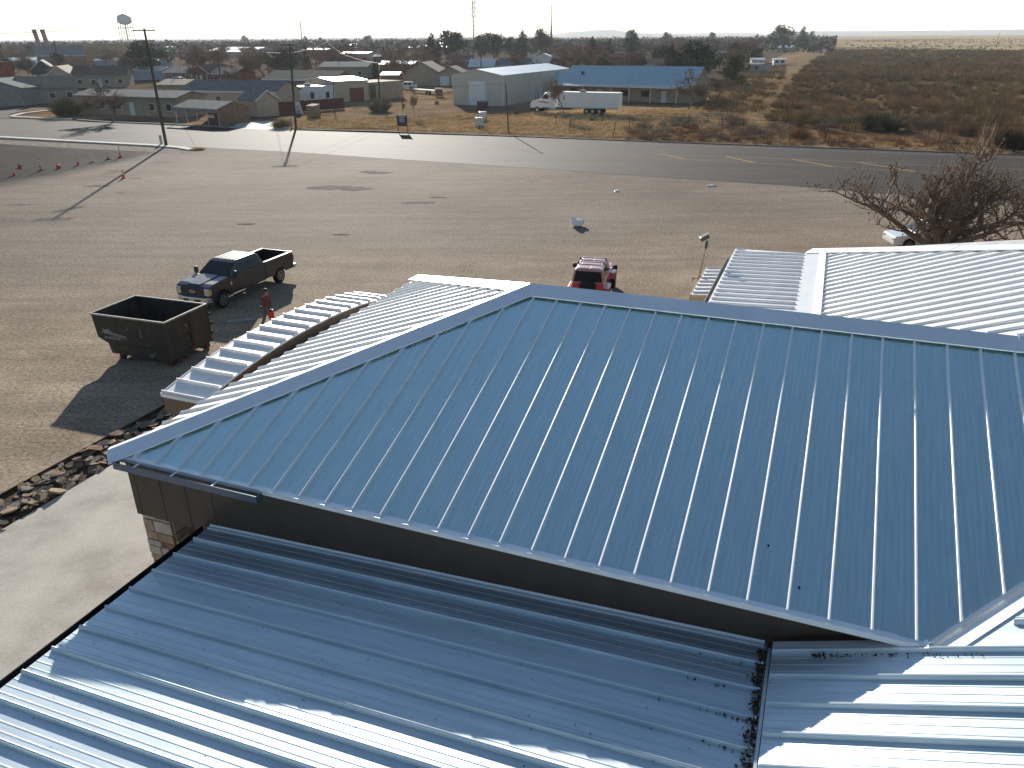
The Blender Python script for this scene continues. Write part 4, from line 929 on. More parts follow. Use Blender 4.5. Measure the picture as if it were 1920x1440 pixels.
house((180, 126), (300, 127), 8, 3.0, .9, 'blue', 'metal', 'low blue-grey house with a shiny strip of roof left of the big evergreen', win=3, door=None)
house((20, 128), (70, 127), 14, 3.2, 1.0, 'grey', 'metal', 'low grey building with a pale roof behind the round green bush', 'building', 'building', win=0, door=None)
house((250, 150), (308, 150), 8, 2.9, .8, 'blue', 'metal', 'small blue-grey shed with white trim behind the utility pole', 'shed', 'shed', win=0, door=None)
rb_, Lx_ = house((312, 154), (362, 155), 8, 2.9, 1.2, 'brown', 'grey', 'brick house with a low grey roof behind the white pickup', win=3, door=None)
hb, Lx_ = house((362, 156), (396, 157), 9, 3.0, 1.9, 'brick', 'brown', 'red gabled porch house with white columns beside the white pickup', gable=True, win=0, door=.5, over=.7)
for k in range(4):
    b = MB(); x = Lx_*(.08+.28*k); b.tube((x, -.55, 0), (x, -.55, 2.9), .11, .11, 8); b.build('column', doorw, hb)
house((396, 157), (440, 158), 9, 2.8, 1.5, 'brick', 'tan', 'red brick wing with a tan roof right of the white columns', win=2, door=None)
house((300, 99), (346, 99), 10, 4.6, .4, 'blue', 'white', 'pale two storey block with dark windows beyond the big evergreen', 'building', 'building', win=2, door=None, wh=1.6)
house((388, 107), (470, 109), 22, 3.6, 2.6, 'grey', 'white', 'big low building with a glaring white roof', 'building', 'building', win=0, door=None)
house((300, 105), (345, 105), 8, 3, .8, 'brown', 'grey', 'low brown roofed house under the pale two storey block', win=2, door=None)
house((498, 172), (624, 175), 10, 2.9, 1.7, 'brown', 'tan', 'house with a broad tan roof and dark gable behind the white trailer', win=0, door=None)
tw, Lx_ = house((543, 196), (630, 192), 3.4, 3.1, 0, 'white', 'white', 'white flat topped trailer home behind the maroon fence', 'trailer home', 'trailer_home', over=.12, win=3, door=None, wh=.6)
b = MB(); b.bx(Lx_*.40, Lx_*.52, 1, 2, 3.25, 3.75); b.build('air_conditioner', W['grey'], tw)
sh, Lx_ = house((628, 192), (692, 188), 12, 3.9, .5, 'beige', 'white', 'beige metal shed with a white roof and maroon door', 'shed', 'metal_shed', over=.1, win=0, door=None)
b = MB(); b.bx(Lx_*.45, Lx_*.86, -.06, -.002, 0, 2.6); b.build('door', doorr, sh)
sh, Lx_ = house((693, 188), (756, 182), 8, 3.3, 0, 'tan', 'tan', 'low tan extension with a dark open doorway beside the beige shed', 'shed', 'metal_shed', over=.05, win=0, door=None)
b = MB(); b.bx(.3, 2.0, -.05, -.002, 0, 3.0); b.build('opening_shade', black_metal, sh)  # black slab on the wall stands in for the shade inside the doorway
hs, Lx_ = house((602, 147), (690, 147), 10, 3.4, 1.3, 'tan', 'grey', 'grey roofed house with three dark windows above the tan roof', win=3, door=None)
house((713, 136), (775, 136), 9, 2.8, .9, 'brick', 'blue', 'low house with a dark blue roof left of the double gable house', win=2, door=None)
house((716, 158), (748, 158), 5, 2.4, .6, 'brown', 'white', 'small open shelter with a glaring white roof', 'shelter', 'shelter', over=.3, win=0, door=None)
house((764, 160), (822, 160), 12, 3.4, 2.3, 'tan', 'tan', 'tan house with a large front gable behind the white pickup on the dirt yard', gable=True, win=0, door=None)
hg, Lx_ = house((822, 160), (868, 160), 9, 3.0, 1.6, 'tan', 'brown', 'garage with two white doors under a brown gable', gable=True, win=0, door=None)
for u in (.08, .55):
    b = MB(); b.bx(Lx_*u, Lx_*(u+.36), -.05, -.002, 0, 2.3); b.build('garage_door', doorw, hg)
# metal warehouse
wa, wb = at(850, 196), at(943, 199); bk = at(1016, 171.5)
d = wb-wa; Lx = d.length; an = math.atan2(d.y, d.x); dp = 34.0
wh_ = empty('warehouse', (wa.x, wa.y, -.03), an); tag(wh_, 'beige metal warehouse with a pale blue roof and white roller door', 'warehouse')
wm_ = mat('warehouse_siding', (.44, .41, .36), (.50, .47, .42), .5, .6, metal=.1)
hw, rs = 5.3, 1.0
b = MB(); b.bx(0, Lx, 0, dp, 0, hw); b.prism([(0, 0, hw), (Lx, 0, hw), (Lx/2, 0, hw+rs)], (0, dp, 0)); b.build('wall', wm_, wh_)
b = MB(); k = rs/(Lx/2)
for e, o_ in ((-.12, 1), (Lx+.12, -1)): b.prism([(e, -.15, hw-.12*k+.02), (Lx/2, -.15, hw+rs+.02), (Lx/2, -.15, hw+rs+.10), (e, -.15, hw-.12*k+.10)], (0, dp+.3, 0))
b.build('roof', mat('pale_blue_roof', (.50, .55, .57), (.56, .60, .62), 1, .45, .6), wh_)
b = MB(); b.bx(Lx*.33, Lx*.66, -.06, -.002, 0, 4.3); b.build('roller_door', mat('roller_white', (.58, .60, .62), (.64, .66, .68), 3, .5), wh_)
for x, y in ((Lx+.03, .15), (Lx+.03, 1.2), (Lx+.03, 14), (Lx+.03, 26)):
    b = MB(); b.bx(x, x+.12, y, y+.14, 0, hw-.1); b.build('downpipe', doorw, wh_)
b = MB(); b.bx(Lx+.001, Lx+.06, 17.5, 18.6, 0, 2.3); b.build('door', doorw, wh_)
b = MB(); b.bx(-.01, .1, -.03, -.001, 0, hw); b.bx(Lx-.14, Lx+.01, -.03, -.001, 0, hw); b.build('corner_trim', doorw, wh_)
# long blue roofed house with a white porch
ba, bb = at(1042, 187), at(1285, 196); d = bb-ba; Lx = d.length; an = math.atan2(d.y, d.x)
bh = empty('house', (ba.x, ba.y, -.06), an); tag(bh, 'long house with a blue metal roof and white porch behind the semi truck', 'house')
b = MB(); b.bx(0, Lx, 3.0, 13, 0, 3.2); b.prism([(0, 3.0, 3.2), (0, 13, 3.2), (0, 8, 6.2)], (Lx, 0, 0)); b.build('wall', W['tan'], bh)
b = MB(); k = 3.0/5
b.prism([(-.4, 2.7, 3.05), (-.4, 8, 6.24), (-.4, 8, 6.34), (-.4, 2.7, 3.15)], (Lx*.5+.4, 0, 0)); b.prism([(-.4, 13.3, 3.05), (-.4, 8, 6.24), (-.4, 8, 6.34), (-.4, 13.3, 3.15)], (Lx+.8, 0, 0)); b.build('roof', Q['blue'], bh)
b = MB(); b.prism([(Lx*.5, 2.7, 3.05), (Lx*.5, 8, 6.24), (Lx*.5, 8, 6.34), (Lx*.5, 2.7, 3.15)], (Lx*.5+.4, 0, 0))
x = Lx*.5
while x < Lx+.3: b.prism([(x, 2.7, 3.15), (x, 8, 6.34), (x, 8, 6.44), (x, 2.7, 3.25)], (.22, 0, 0)); x += .62
b.build('ribbed_roof', mat('blue_rib', (.42, .54, .60), (.50, .61, .66), 1, .35, .5), bh)
b = MB(); b.prism([(-1.6, .0, 2.75), (-1.6, 2.9, 3.1), (-1.6, 2.9, 3.18), (-1.6, .0, 2.83)], (Lx+2.0, 0, 0)); x = -1.5
while x < Lx+.3: b.prism([(x, 0, 2.83), (x, 2.85, 3.18), (x, 2.85, 3.24), (x, 0, 2.89)], (.12, 0, 0)); x += .5
b.build('porch_roof', mat('porch_white', (.64, .62, .57), (.70, .68, .63), 2, .5), bh)
for u in (.0, .22, .44, .58, .74, .93):
    b = MB(); x = Lx*u; b.bx(x-.06, x+.06, .1, .22, 0, 2.78); b.build('porch_post', doorw, bh)
for u, w2 in ((.80, .5), (.30, .5)):
    b = MB(); b.bx(Lx*u-w2, Lx*u+w2, 2.95, 2.999, 0, 2.1); b.build('door', doorw, bh)
for u in (.1, .5, .66):
    b = MB(); b.bx(Lx*u-.8, Lx*u+.8, 2.95, 2.999, 1, 2.1); b.build('window', glass, bh)
b = MB(); b.bx(-7.5, -.42, 5, 12, 0, 3.0); b.prism([(-7.9, 4.7, 3.02), (-7.9, 8.5, 4.9), (-7.9, 8.5, 5.0), (-7.9, 4.7, 3.12)], (7.5, 0, 0)); b.prism([(-7.9, 12.3, 3.02), (-7.9, 8.5, 4.9), (-7.9, 8.5, 5.0), (-7.9, 12.3, 3.12)], (7.5, 0, 0)); b.build('side_wing', Q['blue'], bh)
b = MB(); b.tube((Lx*.12, 5.5, 4.6), (Lx*.12, 5.5, 5.3), .3, n=10); b.build('roof_vent', black_metal, bh)
# semi truck and trailer
sa, sb = at(993, 211), at(1158, 216); d = sb-sa; an = math.atan2(d.y, d.x); LT = d.length
sm = empty('semi_truck', (sa.x, sa.y, -.03), an); tag(sm, 'white semi tractor with a long white box trailer parked before the blue roofed house', 'semi truck')
x = 0; Wd = 2.4
b = MB(); b.prism([(.1, .15, .75), (.05, .15, 1.5), (.5, .15, 1.95), (1.9, .15, 2.25), (2.5, .15, 3.05), (2.9, .15, 3.35), (4.6, .15, 3.40), (4.6, .15, .9), (2.2, .15, .9), (2.0, .15, .75)], (0, 2.1, 0)); cabo = b.build('cab', carwhite, sm, bevel=.08)
b = MB(); b.prism([(2.12, .13, 2.3), (2.62, .13, 2.95), (3.3, .13, 2.95), (3.3, .13, 2.25)], (0, .03, 0)); b.build('side_window', glass, cabo)
b = MB(); b.prism([(1.93, .4, 2.33), (1.93, 2.0, 2.33), (2.44, 2.0, 2.98), (2.44, .4, 2.98)], (-.03, 0, .02)); b.build('windscreen', glass, cabo)
b = MB(); b.prism([(1.2, .14, 1.75), (3.4, .14, 1.62), (3.5, .14, 1.75), (2.4, .14, 1.9)], (0, .02, 0)); b.build('stripe', mat('brown_stripe', (.20, .08, .05)), cabo)
b = MB(); b.tube((4.35, .2, 1.2), (4.35, .2, 3.9), .09, n=10); b.build('exhaust_stack', chrome, sm)
b = MB(); b.bx(-.05, .35, .1, 2.3, .45, .8); b.build('bumper', black_metal, sm)
b = MB(); b.bx(2.1, 7.2, .6, 1.8, .6, .95); b.build('chassis', black_metal, sm)
b = MB(); b.tube((3.4, .45, .75), (4.7, .45, .75), .3, n=12); b.build('fuel_tank', chrome, sm)
b = MB(); b.bx(5.0, LT, 0, 2.5, .95, 3.35); tb = b.build('trailer_box', mat('trailer_white', (.66, .66, .66), (.72, .72, .71), .5, .5), sm)
b = MB(); b.bx(4.95, LT+.05, -.04, 2.54, 3.352, 3.42); b.build('trailer_roof', mat('roof_white', (.74, .74, .72)), tb)
b = MB(); b.bx(5.0, LT, -.02, -.002, .92, 1.05); b.build('side_rail', W['grey'], tb)
b = MB(); b.bx(6.0, 6.25, -.03, -.002, 2.2, 3.0); b.bx(8.6, 9.4, .8, 1.6, 3.43, 3.75); b.build('fittings', W['grey'], tb)
for wx in (1.35, LT-5.4, LT-4.3, LT-3.2):
    for wy in (.2, 2.2):
        b = MB(); b.tube((wx, wy-.15, .50), (wx, wy+.15, .50), .50, n=18); t_ = b.build('tyre', rubber, sm)
        b = MB(); b.tube((wx, wy-.17 if wy < 1 else wy+.17, .50), (wx, wy-.14 if wy < 1 else wy+.14, .50), .27, n=12); b.build('rim', rim_m, t_)
# houses further away, picked out one by one
for a in [((1008, 128), (1030, 128), 6, 4.4, 1.0, 'white', 'white', 'narrow white shed with a dark bush at its foot', True), ((1118, 131), (1150, 131), 10, 3.2, 1.8, 'beige', 'metal', 'shed with a steep pale corrugated roof behind the blue roofed house', False),
 ((1150, 137), (1192, 137), 9, 2.8, 2.0, 'brown', 'brown', 'brown hipped roof behind the pale corrugated shed', False), ((1195, 137), (1243, 138), 9, 2.8, 1.8, 'sand', 'brown', 'brown roofed house left of the big dark evergreen', False),
 ((1125, 112), (1172, 112), 10, 3.6, 1.6, 'brick', 'dark', 'house with a dark roof edged in white beside the green trees', False), ((1175, 110), (1208, 110), 10, 3.0, 1.4, 'brown', 'tan', 'pale roofed house right of the white edged dark roof', False),
 ((1342, 116), (1378, 116), 9, 3.4, 1.2, 'white', 'metal', 'white roofed house half hidden right of the big evergreen', False), ((1376, 115), (1412, 115), 9, 3.0, 1.4, 'brown', 'dark', 'dark roofed house above the white sheds', False),
 ((1408, 127), (1431, 127), 5, 2.9, .5, 'white', 'white', 'white shed with a pitched top near the brush edge', False), ((1398, 135), (1424, 136), 6, 2.6, .3, 'grey', 'grey', 'low grey shed in front of the white shed', False),
 ((1450, 122), (1472, 122), 5, 2.2, .3, 'white', 'white', 'pale box trailer in the grass right of the white sheds', False), ((880, 142), (925, 142), 9, 2.8, 2.2, 'tan', 'white', 'tan house with bright white rooflines left of the warehouse roof', False),
 ((935, 140), (990, 140), 10, 3.0, 2.0, 'white', 'grey', 'pale house with a grey roof just behind the warehouse', False), ((1035, 120), (1060, 120), 8, 3.6, 1.4, 'grey', 'blue', 'small grey house with a blue roof beside the dark conifers', True),
 ((985, 128), (1006, 128), 8, 3.4, 1.6, 'white', 'grey', 'small white gabled house left of the narrow white shed', True), ((835, 128), (880, 128), 10, 3.0, 2.0, 'brown', 'brown', 'brown hip roofed house behind the two door garage', False),
 ((640, 112), (690, 112), 12, 3.4, .6, 'beige', 'white', 'long house with a bright white roof above the grey roofed house', False), ((568, 103), (615, 103), 12, 3.6, .6, 'sand', 'white', 'house with a yellow lit roof edge by the pale pole', False),
 ((478, 106), (505, 106), 12, 3.4, .8, 'grey', 'white', 'white roofed building right of the glaring roof', False), ((700, 118), (735, 118), 10, 3.0, 1.0, 'brown', 'grey', 'small grey roofed house among the wires', False)]:
    house(a[0], a[1], a[2], a[3], a[4], a[5], a[6], a[7], gable=a[8], win=2, door=None)
r5 = random.Random(19)
cells = [(x0, y) for y in (97, 92, 88.5, 85) for x0 in range(-40, 1460, 62)]
zone = lambda x: 'left of the water tower' if x < 215 else 'between water tower and lattice mast' if x < 870 else 'between lattice mast and spire tree' if x < 1035 else 'right of the dark spire tree'
protos_done = 0
for x0, y in cells:
    if r5.random() < .38: continue
    x = x0+r5.uniform(-18, 18); yy = y+r5.uniform(-1.2, 1.2)
    if 300 < x < 480 and y > 90 and r5.random() < .8: continue
    if 80 < x < 250 and y > 90: continue
    wpx = r5.uniform(16, 34)*(yy-66)/26
    wk = r5.choice(['tan', 'beige', 'white', 'brown', 'brick', 'grey', 'sand']); rk = r5.choice(['grey', 'tan', 'brown', 'white', 'metal', 'grey', 'brown', 'white'])
    house((x, yy), (x+wpx, yy+.15), r5.uniform(8, 13), 3.0, r5.uniform(.8, 1.8), wk, rk, 'distant %s roofed house %s among bare trees' % ({'metal': 'pale'}.get(rk, rk), zone(x)), gable=r5.random() < .3, win=2 if y > 90 else 0, door=None, group='distant houses of the town')
# fences
def board_fence(pa, pb, h, m, label):
    a, c = at(*pa), at(*pb); d = c-a; r = empty('fence', (a.x, a.y, -.05), math.atan2(d.y, d.x)); L_ = d.length
    b = MB(); x = 0
    while x < L_: b.bx(x+.01, min(x+.42, L_), 0, .04, .05, h+rng.uniform(-.05, .05)); x += .43
    b.build('boards', m, r); tag(r, label, 'fence')
    x = 0
    while x < L_: b = MB(); b.bx(x, x+.1, .05, .15, 0, h); b.build('post', m, r); x += 2.4
board_fence((524, 213), (646, 203), 1.9, mat('maroon_fence', (.10, .04, .035), (.15, .065, .055), 2, .8), 'maroon board fence in front of the white trailer home')
# carport
ca, cb_ = at(333, 231), at(412, 236); d = cb_-ca; Lx = d.length
cp = empty('carport', (ca.x, ca.y, -.05), math.atan2(d.y, d.x)); tag(cp, 'metal carport with a ribbed grey roof right of the mobile home', 'carport')
b = MB()
for e in (-.3, 6.3): b.prism([(-.2, e, 2.35), (-.2, 3, 3.25), (-.2, 3, 3.32), (-.2, e, 2.42)], (Lx+.4, 0, 0))
b.bx(-.2, Lx+.2, -.32, -.28, 1.9, 2.4); b.build('roof', Q['grey'], cp)
for u in (0, .25, .5, .75, 1):
    b = MB(); b.tube((Lx*u, 0, 0), (Lx*u, 0, 2.4), .05, n=6); b.build('post', doorw, cp)
b = MB(); b.prism([(Lx+.1, 0, 0), (Lx+.1, 6, 0), (Lx+.1, 6, 2.4), (Lx+.1, 3, 3.2), (Lx+.1, 0, 2.4)], (.04, 0, 0)); b.build('end_wall', W['brown'], cp)
b = MB(); b.bx(0, Lx, 5.9, 5.95, 0, 2.2); b.build('back_wall', doorr, cp)
b = MB(); b.bx(Lx*.62, Lx*.78, 1, 1.05, 1.0, 1.45); o = b.build('notice_board', doorw); o.location = cp.location; o.rotation_euler = cp.rotation_euler
tag(o, 'white rectangular board hanging under the carport', 'sign')
# more vehicles
pk = pickup('pickup_truck', carwhite, at(336, 158), R(-20)); tag(pk, 'white pickup truck parked in front of the brick house with columns', 'pickup truck')
c_ = car('parked_car', carwhite, at(763, 167), R(160), 5.0, True); tag(c_, 'white car on the dirt in front of the large front gable house', 'car')
c_ = car('parked_car', mat('car_silver', (.42, .44, .46), None, rough=.3), at(1537, 97), R(170), 4.8, False); tag(c_, 'silver car parked alone near the brush edge at the upper right', 'car')
for x, y, lb, m in ((607, 145, 'white car glinting before the grey roofed house', carwhite), (692, 146, 'white car glinting at the right end of the grey roofed house', carwhite), (1008, 96, 'tiny dark car between the spire tree and the conifers', black_paint)):
    c_ = car('parked_car', m, at(x, y), R(rng.uniform(120, 200)), 4.7, True, wind=y > 100); tag(c_, lb, 'car')
# flat trailer and crate
fa, fb = at(772, 174), at(820, 178); d = fb-fa; r = empty('flat_trailer', (fa.x, fa.y, 0), math.atan2(d.y, d.x)); L_ = d.length
b = MB(); b.bx(0, L_, 0, 2, .7, .85); b.build('deck', mat('trailer_pale', (.55, .53, .52)), r); b = MB(); b.bx(0, 1.3, .95, 1.05, .55, .7) ; b.build('tongue', black_metal, r)
for x in (L_*.6, L_*.72):
    b = MB(); b.tube((x, -.1, .35), (x, .12, .35), .35, n=12); b.build('wheel', rubber, r)
tag(r, 'pale flat trailer parked on the dirt left of the warehouse', 'trailer')
def crate(px, d, m, name, lb, cat, rz=0., parts=()):
    r = empty(name, at(*px), rz); hx, hy, hz = d; b = MB(); b.bx(-hx/2, hx/2, -hy/2, -hy/2+.05, .1, hz); b.bx(-hx/2, hx/2, hy/2-.05, hy/2, .1, hz); b.bx(-hx/2, -hx/2+.05, -hy/2+.05, hy/2-.05, .1, hz); b.bx(hx/2-.05, hx/2, -hy/2+.05, hy/2-.05, .1, hz); b.bx(-hx/2+.05, hx/2-.05, -hy/2+.05, hy/2-.05, .1, .16); b.build('box', m, r)
    b = MB(); b.prism([(-hx/2-.05, -hy/2-.05, hz), (hx/2+.05, -hy/2-.05, hz), (hx/2+.05, hy/2, hz+.25), (-hx/2-.05, hy/2, hz+.25)], (0, 0, .05)); b.build('lid', m, r)
    b = MB(); b.bx(-hx/2, -hx/2+.2, -hy/2, hy/2, 0, .1); b.bx(hx/2-.2, hx/2, -hy/2, hy/2, 0, .1); b.build('feet', black_metal, r)
    tag(r, lb, cat); return r
crate((589, 219), (1.7, 1.4, 1.7), mat('bin_tan', (.22, .16, .09), (.28, .21, .13), 3, .8), 'waste_bin', 'tan steel waste bin with a slanted lid beside the maroon fence', 'waste bin', R(-30))
crate((823, 181), (1.6, 1.4, 1.5), W['brown'], 'waste_bin', 'brown box bin on the dirt at the left of the warehouse', 'waste bin', R(10))
crate((819, 196), (.7, .6, .3), W['brown'], 'wooden_box', 'small brown box on the dirt before the warehouse corner', 'box', R(10))
crate((905, 207), (1.9, 1.0, 1.2), mat('smoker_maroon', (.05, .02, .02), (.09, .035, .03), 3, .6), 'smoker_grill', 'dark maroon smoker box on the ground before the warehouse', 'grill', R(5))
cagem = mat('tote_white', (.66, .66, .62), None, rough=.4)
for x, y, lb in ((899, 238, 'front caged white liquid tote in the dry grass'), (905, 226, 'rear caged white liquid tote in the dry grass')):
    r = empty('liquid_tote', at(x, y), R(8)); b = MB(); b.bx(-.52, .52, -.46, .46, .18, 1.3); b.build('tank', cagem, r, bevel=.06)
    b = MB()
    for k in range(6):
        u = -.58+1.16*k/5; b.bx(u-.015, u+.015, -.53, -.50, .15, 1.42); b.bx(u-.015, u+.015, .50, .53, .15, 1.42); v = -.5+k*.2; b.bx(-.6, -.57, v-.015, v+.015, .15, 1.42); b.bx(.57, .6, v-.015, v+.015, .15, 1.42)
    for z in (.3, .6, .9, 1.2, 1.4): b.bx(-.6, .6, -.55, -.53, z, z+.03); b.bx(-.62, -.6, -.53, .53, z, z+.03); b.bx(.6, .62, -.53, .53, z, z+.03)
    b.build('cage', W['grey'], r); b = MB()
    for u in (-.5, 0, .5): b.bx(u-.08, u+.08, -.5, .5, 0, .14)
    b.bx(-.6, .6, -.5, .5, .14, .17); b.build('pallet', W['brown'], r); tag(r, lb, 'liquid tote')
# roadside sign
sp = at(755, 249); r = empty('roadside_sign', (sp.x, sp.y, 0), R(-19)); navy = mat('sign_navy', (.05, .04, .10), (.07, .055, .13), 3, .6)
b = MB(); b.bx(-.75, .75, 0, .04, .85, 2.3); bo = b.build('panel', navy, r)
for sx in (-.7, .7): b = MB(); b.bx(sx-.04, sx+.04, .045, .12, 0, 2.4); b.build('post', W['brown'], r)
for z, w2, h in ((2.12, .42, .12), (1.92, .36, .10), (1.72, .40, .08), (1.52, .36, .12)): b = MB(); b.bx(-w2, w2, -.012, -.001, z-h/2, z+h/2); b.build('text_line', doorw, bo)
b = MB(); b.bx(-.02, .42, -.014, -.002, 1.05, 1.32); b.build('red_block', mat('sign_red', (.55, .06, .06)), bo)
tag(r, 'dark purple roadside sign with pale lines and a red block by the road', 'sign')
sp = at(560, 214); r = empty('a_frame_sign', (sp.x, sp.y, 0), R(-19)); b = MB(); b.prism([(-.9, 0, 0), (-.5, 0, 2.0), (.4, 0, 2.0), (.9, 0, 0), (.5, 0, 0), (.28, 0, .7), (-.35, 0, .7), (-.5, 0, 0)], (0, .08, 0)); b.build('panel', mat('sign_paleblue', (.45, .55, .62)), r)
b = MB(); b.prism([(-.12, -.02, .95), (.12, -.02, .95), (0, -.02, 1.5)], (0, .015, 0)); b.build('mark', black_metal, r); b = MB(); b.bx(-.4, .3, .09, .5, 0, 1.2); b.build('prop', W['grey'], r)
tag(r, 'pale blue letter A shaped board standing at the maroon fence', 'sign')
# utility poles ---------------------------------------------------
def pole(pb, ptop, label, arms=(), lean=True, r0=.17, can=False, guy=None):
    a = at(*pb); t = atY(ptop[0], ptop[1], a.y); dx = max(-.45, min(.45, t.x-a.x)); h = t.z
    r = empty('utility_pole', (a.x, a.y, -.03)); b = MB(); b.tube((0, 0, 0), (dx, 0, h), r0, r0*.62, 10); b.build('pole', wood_pole, r)
    for k, L_, rz in arms:
        z = h*k; b = MB(); M_ = Matrix.Rotation(R(rz), 3, 'Z'); b.box((dx*k, -.14, z), (L_, .10, .12), M=M_); ar = b.build('crossarm', wood_pole, r)
        for u in (-.46, -.2, .2, .46):
            p = M_ @ Vector((L_*u, 0, 0)); i_ = MB(); i_.tube((dx*k+p.x, -.14+p.y, z+.06), (dx*k+p.x, -.14+p.y, z+.2), .045, .03, 6); i_.build('insulator', mat('insulator_grey', (.3, .3, .3)), ar)
    if can: b = MB(); b.tube((dx*.8, -.42, h*.8), (dx*.8, -.42, h*.8+.8), .24, n=12); b.build('transformer', W['grey'], r)
    tag(r, label, 'utility pole'); r['h'] = h; return r, Vector((a.x+dx, a.y-.14, h))
P1, T1 = pole((312, 274), (270, 53), 'tall leaning wooden utility pole at the edge of the gravel lot', ((.985, 2.5, 5), (.90, 2.4, 60)), r0=.19)
P2, T2 = pole((555, 241), (543, 81), 'wooden utility pole across the road beside the driveway', ((.985, 2.4, 10),))
P3, T3 = pole((118, 163), (107, 77), 'thin wooden pole behind the brown roofed house', ((.98, 2.0, 0), (.93, 2.0, 0)))
P4, T4 = pole((415, 160), (407, 98), 'thin bare pole beside the red brick wing', ())
P5, T5 = pole((627, 209), (625, 149), 'short dark pole with a round lamp by the maroon fence', (), r0=.12)
P6, T6 = pole((903, 150), (901, 78), 'dark wooden pole behind the warehouse roof', ((.98, 2., 0),))
P7, T7 = pole((713, 200), (708, 118), 'thin greyish pole standing behind the tan extension', ())
P8, T8 = pole((954, 250), (948, 156), 'dark bare post at the road edge right of the liquid totes', (), r0=.10)
P9, T9 = pole((616, 128), (614, 78), 'pale pole near the yellow lit roof', (), r0=.12)
P10, T10 = pole((1480, 268), (1485, 203), 'slim post with a white tip at the brush fence', (), r0=.06)
P11, T11 = pole((1541, 100), (1542, 62), 'distant pole beside the lane at the upper right', ((.95, 2, 80),))
P12, T12 = pole((1868, 90), (1872, 62), 'lone distant pole in the pale grassland', ((.95, 2, 0),))
P13, T13 = pole((505, 158), (523, 98), 'slim pole left of the tan roofed house', ())
for x, y0, y1 in ((1553, 84, 64), (1549, 80, 64), (1546, 78, 64)): pole((x, y0), (x, y1), 'tiny pole in the row along the far lane', (), r0=.14)[0]['group'] = 'poles along the far lane'
for x, yb, yt, lb in ((1149, 258, 228, 'leaning dark steel fence post nearest the white litter'), (1042, 236, 216, 'short dark fence post in the grass left of the trailer rear'), (1067, 246, 220, 'thin fence post left of the leaning one'), (1180, 240, 217, 'fence post at the start of the wire fence'), (1352, 252, 222, 'fence post in the grey brush left of the white stump'), (1392, 250, 224, 'fence post right of the white stump'), (1185, 234, 219, 'fence post just right of the wire start'), (1600, 262, 230, 'fence post in the brush right of the white tipped post'), (1760, 270, 232, 'fence post beyond the foreground bare tree')):
    a = at(x, yb); h = atY(x, yt, a.y).z; r = MB(); r.tube((0, 0, -.05), (.12*h if 'leaning' in lb else .02, 0, h), .05, .05, 6); r.bx(-.07, .07, -.06, .06, -.06, .05); o = r.build('fence_post', steel_rust); o.location = a; tag(o, lb, 'fence post')
def wire(a, c, sag, label, group=None, r_=.013):
    b = MB(); n = 14; P = []
    for i in range(n+1):
        k = i/n; p = a.lerp(c, k); P.append(p-Vector((0, 0, sag*4*k*(1-k))))
    for i in range(n): b.tube(P[i], P[i+1], r_, n=3, cap=False)
    tag(b.build('overhead_wire', wire_m), label, 'wire', group)
off = Vector((-150, 30, 3))
for k, dx in enumerate((-1.0, 1.0)): wire(T1+Vector((dx, 0, .15)), T1+off+Vector((dx, 0, 0)), 2.2, 'overhead wire running left from the tall leaning pole', 'wires at the leaning pole', .018)
for k, dx in enumerate((-1.0, 1.0)): wire(T2+Vector((dx, 0, .15)), T6+Vector((dx*.5, 0, .1)), 1.2, 'overhead wire from the driveway pole towards the warehouse', 'wires from the driveway pole', .018)
for a_, c2_, lb in ((T6, T7, 'overhead wire between the warehouse pole and the thin greyish pole'), (T7, T9, 'overhead wire from the thin greyish pole to the pale pole'), (T9, T13, 'overhead wire left of the pale pole'), (T13, T4, 'overhead wire over the wide grey-green evergreen'), (T4, T3, 'overhead wire over the brick houses towards the left'), (T6, T8+Vector((30, 60, 3)), 'overhead wire running right from the warehouse pole'), (T2, T13, 'overhead wire from the driveway pole to the slim pole')):
    wire(a_, c2_, 1.5, lb, None, .025)
wire(T5, T8, .8, 'low wire sagging from the round lamp pole to the dark roadside post', None, .015)
wire(at(1190, 233, 0)+Vector((0, 0, 1.3)), at(1480, 258)+Vector((0, 0, 2.0)), .1, 'fence wire left of the white tipped post', None, .03)
wire(at(1480, 258)+Vector((0, 0, 2.0)), at(2050, 275)+Vector((0, 0, 2.2)), .1, 'fence wire right of the white tipped post', None, .03)
wire(T2+Vector((0, 0, -.5)), at(367, 279), .0, 'guy wire from the driveway pole top down to the kerb end', None, .015) if False else None
wire(Vector((T1.x, T1.y, 9)), at(368, 279)+Vector((0, 0, .1)), 0, 'guy wire running from the leaning pole to the kerb end', None, .015)
# meter can, stub posts
p = at(303, 272); b = MB(); b.tube((0, 0, 0), (0, 0, 1.1), .16, n=12); b.tube((0, 0, 1.1), (0, 0, 1.18), .17, .12, 12); o = b.build('utility_pedestal', mat('pedestal_grey', (.45, .46, .44))); o.location = p; tag(o, 'short pale grey cylinder at the foot of the leaning pole', 'utility pedestal')
p = at(547, 240); b = MB(); b.tube((0, 0, 0), (0, 0, 1.3), .10, n=10); b.tube((0, 0, 1.3), (0, 0, 1.42), .12, .1, 10); o = b.build('bollard', W['grey']); o.location = p; tag(o, 'short grey bollard beside the driveway pole', 'bollard')
